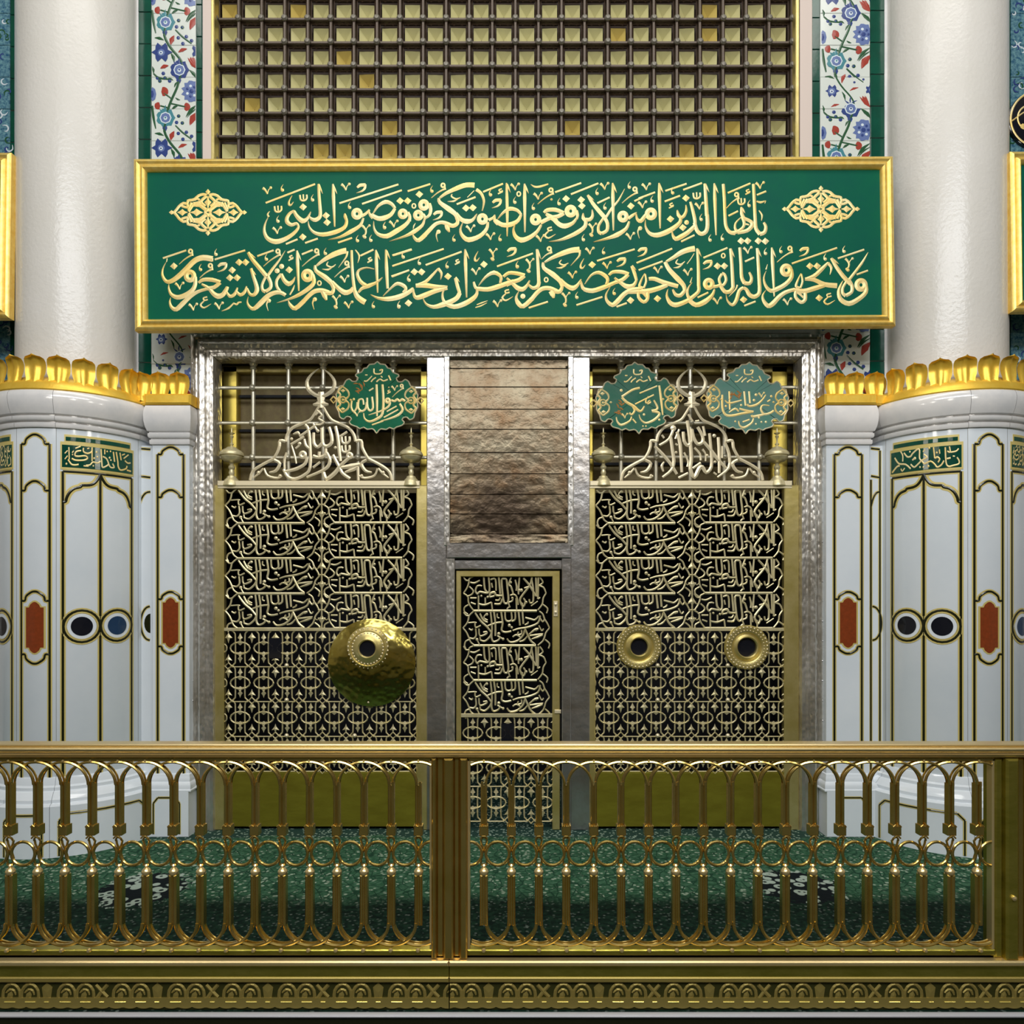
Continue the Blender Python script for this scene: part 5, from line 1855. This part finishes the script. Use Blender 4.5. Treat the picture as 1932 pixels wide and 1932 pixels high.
def ring_thing(px, py, Rpx, hpx, label):
    t = thing('brass_ring_opening', (X(px, YO), YO, Z(py, YO)), label, 'roundel', 'round brass openings on the right screen')
    R, h = Rpx * YO / FPX, hpx * YO / FPX
    m = MB()
    m.lathe([(h, .010), (h, -.020), (h + .007, -.027), (h + .014, -.020), (R * .62, -.008), (R * .66, -.018), (R * .70, -.022), (R * .95, -.020), (R, -.010), (R, .004)], X(px, YO), YO, 48, zaxis=False, cz=Z(py, YO))
    obj('ring', m, M['brass'], t, smooth='auto')
    q = MB(); q.lathe([(0, .006), (h + .003, .006)], X(px, YO), YO, 24, zaxis=False, cz=Z(py, YO))
    obj('dark_centre', q, M['black_stone'], t)
    b = MB()
    n = 34
    for i in range(n):
        a = 2 * pi * i / n
        for rr, ra in ((.90, .0062), (.76, .0045)):
            b.lathe([(0, -.007), (ra * .8, -.004), (ra, 0)], X(px, YO) + R * rr * sin(a), YO - .021, 6, zaxis=False, cz=Z(py, YO) + R * rr * cos(a))
    obj('beading', b, M['crest'], t, kind='stuff')


ring_thing(1205, 1220, 42, 16, 'round brass ring opening on the right screen, left of the pair')
ring_thing(1408, 1221, 42, 18, 'round brass ring opening on the right screen, right of the pair')
# the large dish
t = thing('brass_dish', (X(702, YO), YO, Z(1250, YO)), 'large beaten brass dish with a ringed hole on the left screen', 'dish')
m = MB()
R = 82.5 * YO / FPX
n, kk = 64, 14
rnd = random.Random(4)
cxw, czw = X(702, YO), Z(1250, YO)
hx, hz = X(698, YO), Z(1222, YO)
vs, fs = [], []
hr = 15 * YO / FPX
for j in range(kk + 1):
    v = j / kk
    for i in range(n):
        a = 2 * pi * i / n
        x = (hx + hr * sin(a)) * (1 - v) + (cxw + R * sin(a)) * v
        z = (hz + hr * cos(a)) * (1 - v) + (czw + R * cos(a)) * v
        y = YO - .010 - .070 * (1 - v ** 1.7) + rnd.uniform(-.0016, .0016) * (0 < j < kk)
        vs.append((x, y, z))
for j in range(kk):
    for i in range(n):
        fs.append((j * n + i, j * n + (i + 1) % n, (j + 1) * n + (i + 1) % n, (j + 1) * n + i))
m.add(vs, fs)
M['dish'] = mat('beaten_brass', (0.70, 0.58, 0.17), 0.20, 1.0, var=(0.56, 0.45, 0.09), vscale=6, bump=.5, bscale=26, bdist=.008, voro=True)
obj('dish_plate', m, M['dish'], t, smooth=True)
m = MB()
Yq = YO - .078
m.lathe([(hr, .04), (hr, -.016), (hr + .008, -.024), (hr + .02, -.016), (hr + .034, -.006), (.112, .002), (.118, -.006), (.124, .002), (.14, .012), (.148, .02)], hx, Yq, 40, zaxis=False, cz=hz)
boss = obj('boss_ring', m, M['brass'], t, smooth='auto')
q = MB(); q.lathe([(0, .0), (hr + .002, .0)], hx, Yq, 24, zaxis=False, cz=hz)
obj('dark_centre', q, M['black_stone'], t)
b = MB()
for i in range(30):
    a = 2 * pi * i / 30
    for rr in (.104, .134):
        b.lathe([(0, -.008), (.006, -.004), (.008, .006)], hx + rr * sin(a), Yq + (.002 if rr < .12 else .010), 6, zaxis=False, cz=hz + rr * cos(a))
obj('beading', b, M['crest'], boss, kind='stuff')
q = MB()
for px, py in ((696, 1317), (696, 1324)): q.lathe([(0, -.012), (.008, -.006), (.010, .006)], X(px, YO), YO - .014, 8, zaxis=False, cz=Z(py, YO))
obj('rivet', q, M['crest'], t)

# ------------------------------------------------------------------ green enamel plaques
YQ = 4.955


def plaque(cx, cy, rot, txt, mt, label, sc=10.73, seal=None):
    t = thing('enamel_plaque', (X(cx, YQ), YQ, Z(cy, YQ)), label, 'plaque', 'scalloped enamel plaques')
    ca, sa = cos(rot), sin(rot)

    def mp(x, y, d):      # outline frame (rotated)
        px, py = cx + (x * ca - y * sa) / sc, cy + (x * sa + y * ca) / sc
        return X(px, YQ), YQ - d, Z(py, YQ)

    def ms(x, y, d):      # text coordinates are as photographed
        px, py = cx + x / sc, cy + y / sc
        return X(px, YQ), YQ - d, Z(py, YQ)
    full = PLQ_OUT + [(-x, y) for x, y in PLQ_OUT[1:-1]][::-1]
    m = MB()
    n = len(full)
    vs = [mp(x, y, 0) for x, y in full] + [mp(x, y, -.010) for x, y in full] + [mp(0, 0, 0), mp(0, 0, -.01)]
    m.add(vs, [(i, (i + 1) % n, 2 * n) for i in range(n)] + [(n + i, n + (i + 1) % n, 2 * n + 1) for i in range(n)] + [(i, (i + 1) % n, n + (i + 1) % n, n + i) for i in range(n)])
    obj('plate', m, mt, t)
    m = MB()
    m.ribbon(full, [26] * n, lambda x, y, d: mp(x, y, d), .004, .002, True, 2)
    obj('rim', m, M['crest'], t)
    m = MB()
    for s in (-1, 1):
        f = lambda x, y, d: mp(s * x, y, d)
        m = MB()
        m.ribbon([(700, -210), (590, -120), (570, -20), (640, 60), (570, 130), (590, 240), (700, 320)], [30, 40, 30, 50, 30, 40, 30], f, .004, .001)
        m.ribbon([(700, -210), (790, -110), (740, -40), (790, 60), (740, 150), (790, 220), (700, 320)], [30, 50, 40, 50, 40, 50, 30], f, .004, .001)
        m.ribbon(circ(690, 60, 62, 10), [34] * 10, f, .005, .001, True, 1)
        m.fan(circ(690, 60, 26, 7), f, .005, .001)
        for y1, y2 in ((-90, -160), (210, 280)): m.fan([(690, y2), (640, (y1 + y2) / 2), (690, y1), (740, (y1 + y2) / 2)], f, .004, .001)
        m.fan([(560, 60), (530, 35), (500, 60), (530, 85)], f, .004, .001)
        m.ribbon([(880, -10), (820, 60), (880, 130), (940, 60), (880, -10)], [34] * 5, f, .004, .004, sub=1)
        obj('side_ornament', m, M['gold_ink'], t)
    m = MB()
    write(m, txt + PLQ_TOP, ms, .0025, .0004, k=1.1)
    obj('lettering', m, M['gold_ink'], t)
    if seal:
        m = MB()
        rn = random.Random(int(cx))
        for i in range(9):
            x, y = seal[0] + rn.uniform(-seal[2], seal[2]), seal[1] + rn.uniform(-seal[3], seal[3])
            a = rn.uniform(0, 3)
            m.ribbon([(x - 50 * cos(a), y - 50 * sin(a)), (x + 12 * sin(a), y - 12 * cos(a)), (x + 50 * cos(a), y + 50 * sin(a))], [12, 30, 12], ms, .002, .0003)
        obj('seal_lettering', m, M['orange'], t, label='small orange seal script')


plaque(711.2, 749.5, radians(.6), PLQ1, M['enamel'], 'dark green enamel plaque with gold script, above the left screen', seal=(-340, -170, 110, 110))
plaque(1201.5, 750.5, radians(-3.4), PLQ2, M['enamel_mid'], 'green enamel plaque left of the onion cresting above the right screen', seal=(-350, 200, 70, 130))
plaque(1410.5, 750.5, radians(3.2), PLQ3, M['enamel_pale'], 'pale grey-green enamel plaque right of the onion cresting above the right screen', seal=(-250, -60, 120, 60))

# ================================================================== BRASS RAILING
YF = 2.82
S = YF / FPX            # metres per px at the railing


def cyc_mesh(name, fn, material, smooth='auto'):
    m = MB(); fn(m)
    me = m.mesh(name, material, smooth=bool(smooth))
    if smooth == 'auto': me.set_sharp_from_angle(angle=radians(40))
    return me


ZR = lambda py: Z(py, YF)
z0 = ZR(1610)            # ring centre height: local origin of the modules
R_T = .0060


def upper(m):
    # twin flats rising from the collar to the springing of the arches
    za, zb = ZR(1562) - z0, ZR(1476) - z0
    for s in (-1, 1):
        m.bbox(s * .0072 - .0048, s * .0072 + .0048, -.010, .018, za, zb - .004, .003)
        m.tube([(s * .0072, -.006, zb - .012), (s * .0066, -.006, zb + .004)], .0052, 6)
    m.box(-.004, .004, -.002, .012, za, zb - .012)


def lower(m):
    za, zb = ZR(1745) - z0, ZR(1650) - z0
    m.box(-.010, .010, -.004, .018, za, zb)
    for s in (-1, 1):
        m.bbox(s * .0090 - .0062, s * .0090 + .0062, -.011, .020, za, zb, .004)


def collar(m):
    za, zb = ZR(1575) - z0, ZR(1556) - z0
    m.bbox(-.017, .017, -.015, .022, za, zb, .003)
    for s in (-1, 1):      # zigzag crest
        m.tube([(0, -.016, zb - .004), (s * .008, -.016, zb + .004), (s * .016, -.016, zb - .004)], .0022, 5)
    m.tube([(-.014, -.012, za - .010), (-.006, -.014, za - .001), (.006, -.014, za - .001), (.014, -.012, za - .010)], .0034, 6)


def cap(m):
    zc = ZR(1641) - z0
    m.lathe([(.006, zc + .022), (.010, zc + .016), (.006, zc + .009), (.012, zc + .004), (.018, zc - .004), (.019, zc - .010), (.0155, zc - .018)], 0, .004, 10)


def ring(m):
    m.tube([(.0455 * cos(q * pi / 12), -.002, .0455 * sin(q * pi / 12)) for q in range(24)], .0058, 8, True)


def cross(m):
    # interlaced struts passing behind the rings at each baluster
    for s in (-1, 1):
        m.tube([(s * -.012, .004, .050), (s * -.009, .004, .034), (s * .004, .004, .006), (s * .012, .004, -.020), (s * .010, .004, -.048)], .0042, 6)
    m.tube([(-.012, .0, .050), (-.008, -.003, .060), (0, -.004, .064), (.008, -.003, .060), (.012, .0, .050)], .004, 6)


def arch(sgn, zs, rise, half, R_T=.006, lim=1.0):
    def f(m):
        # semi-arch leaning from one baluster over the next to the one after; two pitches wide
        for y, r, rr in ((-.006, R_T, 0), ):
            n = 18
            pts = []
            for q in range(n + 1):
                a = pi * q / n
                if -half * cos(a) > lim: continue
                pts.append((-half * cos(a), y + .004 * cos(a), zs + sgn * rise * sin(a)))
            m.tube(pts, r, 6)
            m.tube([(p[0], p[1] + .020, p[2]) for p in pts], r * .8, 5)
    return f


def bead(m):
    m.lathe([(0, -.010), (.006, -.008), (.009, 0), (.006, .006)], 0, 0, 8, zaxis=False)


PITCH = 51.55
zs_u, zs_l = ZR(1479) - z0, ZR(1740) - z0
rise_u, rise_l = ZR(1437) - ZR(1479), ZR(1740) - ZR(1782)
half = PITCH * S
ME = {}
for nm, fn in (('upper_baluster', upper), ('lower_baluster', lower), ('collar', collar), ('cap', cap), ('ring', ring), ('crossed_strut', cross),
               ('upper_arch', arch(1, zs_u, rise_u, half - .0072, .0056)), ('lower_arch', arch(-1, zs_l, rise_l, half - .0092, .0066)), ('bead', bead),
               ('upper_end_arch', arch(1, zs_u, rise_u, half - .0072, .0056, .052)), ('lower_end_arch', arch(-1, zs_l, rise_l, half - .0092, .0066, .052)),
               ('half_ring', lambda m: m.tube([(-.0455 * sin(q * pi / 12), -.002, .0455 * cos(q * pi / 12)) for q in range(13)], .0058, 8))):
    ME[nm] = cyc_mesh(nm, fn, M['rail_top'] if nm in ('bead', 'cap') else M['rail'])


def bay(xa, xb, pxs, label):
    """xa, xb outer px of the bay; pxs baluster positions"""
    t = thing('brass_railing', (X((xa + xb) / 2, YF), YF, 0), label, 'railing', 'bays of the brass railing')
    # thin frame
    fr = [((xa, 1436), (xb, 1428)), ((xa, 1801), (xb, 1790))]
    m = MB(); m.bbox(X(xa, YF), X(xb, YF), YF - .010, YF + .024, ZR(1436), ZR(1428), .003)
    obj('top_frame', m, M['rail'], t)
    m = MB(); m.bbox(X(xa, YF), X(xb, YF), YF - .014, YF + .026, ZR(1800), ZR(1789), .004)
    obj('bottom_frame', m, M['rail_plate'], t)
    for a, b in ((xa, xa + 5), (xb - 5, xb)):
        m = MB(); m.bbox(X(a, YF), X(b, YF), YF - .010, YF + .024, ZR(1800), ZR(1430), .003)
        obj('side_frame', m, M['rail_top'], t)
    for i, px in enumerate(pxs):
        L = (X(px, YF), YF, z0)
        ub = inst('upper_baluster', ME['upper_baluster'], t, L)
        inst('collar', ME['collar'], ub, L)
        inst('crossed_strut', ME['crossed_strut'], t, L)
        lb = inst('lower_baluster', ME['lower_baluster'], t, L)
        inst('cap', ME['cap'], lb, L)
        if px + PITCH > xb or px - PITCH < xa:
            fl = (1, 1, 1) if px + PITCH > xb else (-1, 1, 1)
            inst('upper_end_arch', ME['upper_end_arch'], t, L, scale=fl)
            inst('lower_end_arch', ME['lower_end_arch'], t, L, scale=fl)
        else:
            inst('upper_arch', ME['upper_arch'], t, L)
            inst('lower_arch', ME['lower_arch'], t, L)
        inst('bead', ME['bead'], t, (L[0], YF - .017, ZR(1789)))
        inst('bead', ME['bead'], t, (L[0], YF - .008, ZR(1434.5)), scale=(.6, .6, .6))
        if i == len(pxs) - 1:
            inst('half_ring', ME['half_ring'], t, (X(min(px + PITCH / 2, xb - 3), YF), YF, z0))
        if i == 0:
            inst('half_ring', ME['half_ring'], t, (X(max(px - PITCH / 2, xa + 3), YF), YF, z0), scale=(-1, 1, 1))
        if px + PITCH < xb + 6 and i < len(pxs) - 1:
            inst('ring', ME['ring'], t, (X(px + PITCH / 2, YF), YF, z0))
    if pxs[0] - PITCH / 2 > xa - 14:
        pass
    return t


bay(-360, 816, [18.6 + 51.4 * i for i in range(-6, 16)], 'brass railing bay left of the dark double post')
bay(882, 1874, [913 + 51.75 * i for i in range(0, 19)], 'brass railing bay between the double post and the broad right post')
bay(2010, 2300, [2040 + 51.5 * i for i in range(0, 5)], 'brass railing bay beyond the broad right post')

# double post
t = thing('railing_post', (X(848, YF), YF, 0), 'dark brass double post between the two railing bays', 'post', 'railing posts')
for a, b, y0, mt in ((815, 824, -.022, 'rail'), (824, 838, -.006, 'rail'), (838, 856, -.026, 'rail'), (856, 868, -.006, 'rail'), (868, 882, -.024, 'rail')):
    m = MB(); m.bbox(X(a, YF), X(b, YF), YF + y0, YF + .05, ZR(1805), ZR(1429), .006)
    obj('vertical_strip', m, M[mt], t)
# broad post
t = thing('railing_post', (X(1940, YF), YF, 0), 'broad plain brass post at the right end of the railing', 'post', 'railing posts')
for a, b, y0, mt in ((1874, 1890, -.010, 'rail_plate'), (1890, 1914, -.030, 'rail_plate'), (1914, 1930, -.012, 'rail'), (1930, 1990, -.030, 'rail_plate'), (1990, 2010, -.010, 'rail_plate')):
    m = MB(); m.bbox(X(a, YF), X(b, YF), YF + y0, YF + .06, ZR(1806), ZR(1429), .008)
    obj('vertical_strip', m, M[mt], t)
m = MB(); m.lathe([(0, -.012), (.009, -.008), (.010, .004)], X(1902, YF), YF - .03, 10, zaxis=False, cz=ZR(1688))
obj('keyhole_plate', m, M['rail_top'], t)

# top rail, continuous
t = thing('handrail', (0, YF, ZR(1429)), 'long moulded brass handrail running across the whole railing', 'handrail')
m = MB()
pr = [(0.045, 1429), (-.020, 1429), (-.026, 1426), (-.030, 1424), (-.024, 1422), (-.024, 1420), (-.034, 1418), (-.038, 1414), (-.034, 1411), (-.028, 1410), (-.030, 1408), (-.036, 1406.5), (-.034, 1404), (-.02, 1402.5), (.045, 1402.5)]
k = len(pr)
xa, xb = X(-370, YF), X(2300, YF)
vs = [(xa, YF + y, Z(p, YF + min(y, 0))) for y, p in pr] + [(xb, YF + y, Z(p, YF + min(y, 0))) for y, p in pr]
m.add(vs, [(i, (i + 1) % k, k + (i + 1) % k, k + i) for i in range(k)] + [tuple(range(k)), tuple(range(2 * k - 1, k - 1, -1))])
obj('rail_moulding', m, M['rail_top'], t, smooth='auto')

# base of the railing: plinth with ledge, plain plate and pierced frieze
for a, b, lab in ((-370, 847.5, 'brass railing plinth with scrolled frieze, left of the centre joint'), (848.5, 2300, 'brass railing plinth with scrolled frieze, right of the centre joint')):
    t = thing('brass_plinth', (X((a + b) / 2, YF), YF, 0), lab, 'plinth', 'frieze plinths under the railing')
    xa, xb = X(a, YF), X(b, YF)
    m = MB(); m.box(xa, xb, YF - .002, YF + .05, .002, ZR(1806))
    obj('body', m, M['frieze_back'], t)
    m = MB(); m.bbox(xa, xb, YF - .034, YF + .05, ZR(1816), ZR(1806), .005)
    obj('ledge', m, M['rail_top'], t)
    m = MB(); m.bbox(xa, xb, YF - .012, YF + .0, ZR(1841), ZR(1816), .002)
    obj('plain_plate', m, M['rail_plate'], t)
    m = MB(); m.bbox(xa, xb, YF - .018, YF + .0, ZR(1850), ZR(1840), .004)
    obj('upper_fillet', m, M['frieze'], t)
    # frieze units, 104 px each
    U = 104.0
    n0 = math.ceil(a / U); 
    q = MB()
    rnd = random.Random(8)
    for i in range(int(a // U), int(b // U) + 1):
        u0 = i * U
        m = MB()
        def f(x, y, d):
            px = min(max(u0 + x, a + .5), b - .5)
            return X(px, YF), YF - .004 - d, ZR(y)
        for c in (23, 58):
            for dx, dy, sc in ((0, 0, 1), ):
                m.ribbon([(c - 19 + 3, 1882), (c - 15, 1868), (c - 6, 1857), (c + 6, 1857), (c + 15, 1868), (c + 16, 1882)], [6.2] * 6, f, .004, .002, sub=2)
                m.ribbon([(c - 10, 1872), (c - 3, 1866), (c + 5, 1868), (c + 8, 1876)], [3, 5, 5, 3], f, .003, .002, sub=2)
                m.fan([(c - 9, 1884), (c - 7, 1874), (c, 1869), (c + 3, 1876), (c + 1, 1884)], f, .003, .002)
        if i % 2:
            m.ribbon([(78, 1857), (88, 1868), (100, 1880)], [7] * 3, f, .0045, .002, sub=1); m.ribbon([(100, 1857), (90, 1868), (80, 1882)], [7] * 3, f, .004, .002, sub=1)
        else:
            m.fan([(84, 1890), (80, 1862), (90, 1853), (100, 1862), (96, 1890)], f, .004, .002)
        # lower scalloped apron
        sc_ = []
        for j in range(27):
            x = j * 4.0
            sc_.append((x, 1897.5 + 3.2 * abs(sin(x / 26.0 * pi)) ** .7))
        n = len(sc_)
        vs = [f(x, y, .004) for x, y in sc_] + [f(x, 1881, .004) for x, y in sc_] + [f(x, y, -.002) for x, y in sc_] + [f(x, 1881, -.002) for x, y in sc_]
        fs = []
        for j in range(n - 1):
            fs += [(j, j + 1, n + j + 1, n + j), (j, 2 * n + j, 2 * n + j + 1, j + 1), (n + j, n + j + 1, 3 * n + j + 1, 3 * n + j)]
        m.add(vs, fs)
        obj('frieze_panel', m, M['frieze'], t)
        for x0_, x1_ in ((11, 32), (50, 70), (86, 95)):
            w0, w1 = f(x0_, 0, 0)[0], f(x1_, 0, 0)[0]
            if w1 - w0 > .01:
                q.bbox(w0, w1, YF - .0115, YF - .004, ZR(1889.5), ZR(1887), .0015)
    obj('edge_highlight', q, M['glint'], t, kind='stuff')  # added bars carrying painted highlights along the lower edges of the openings
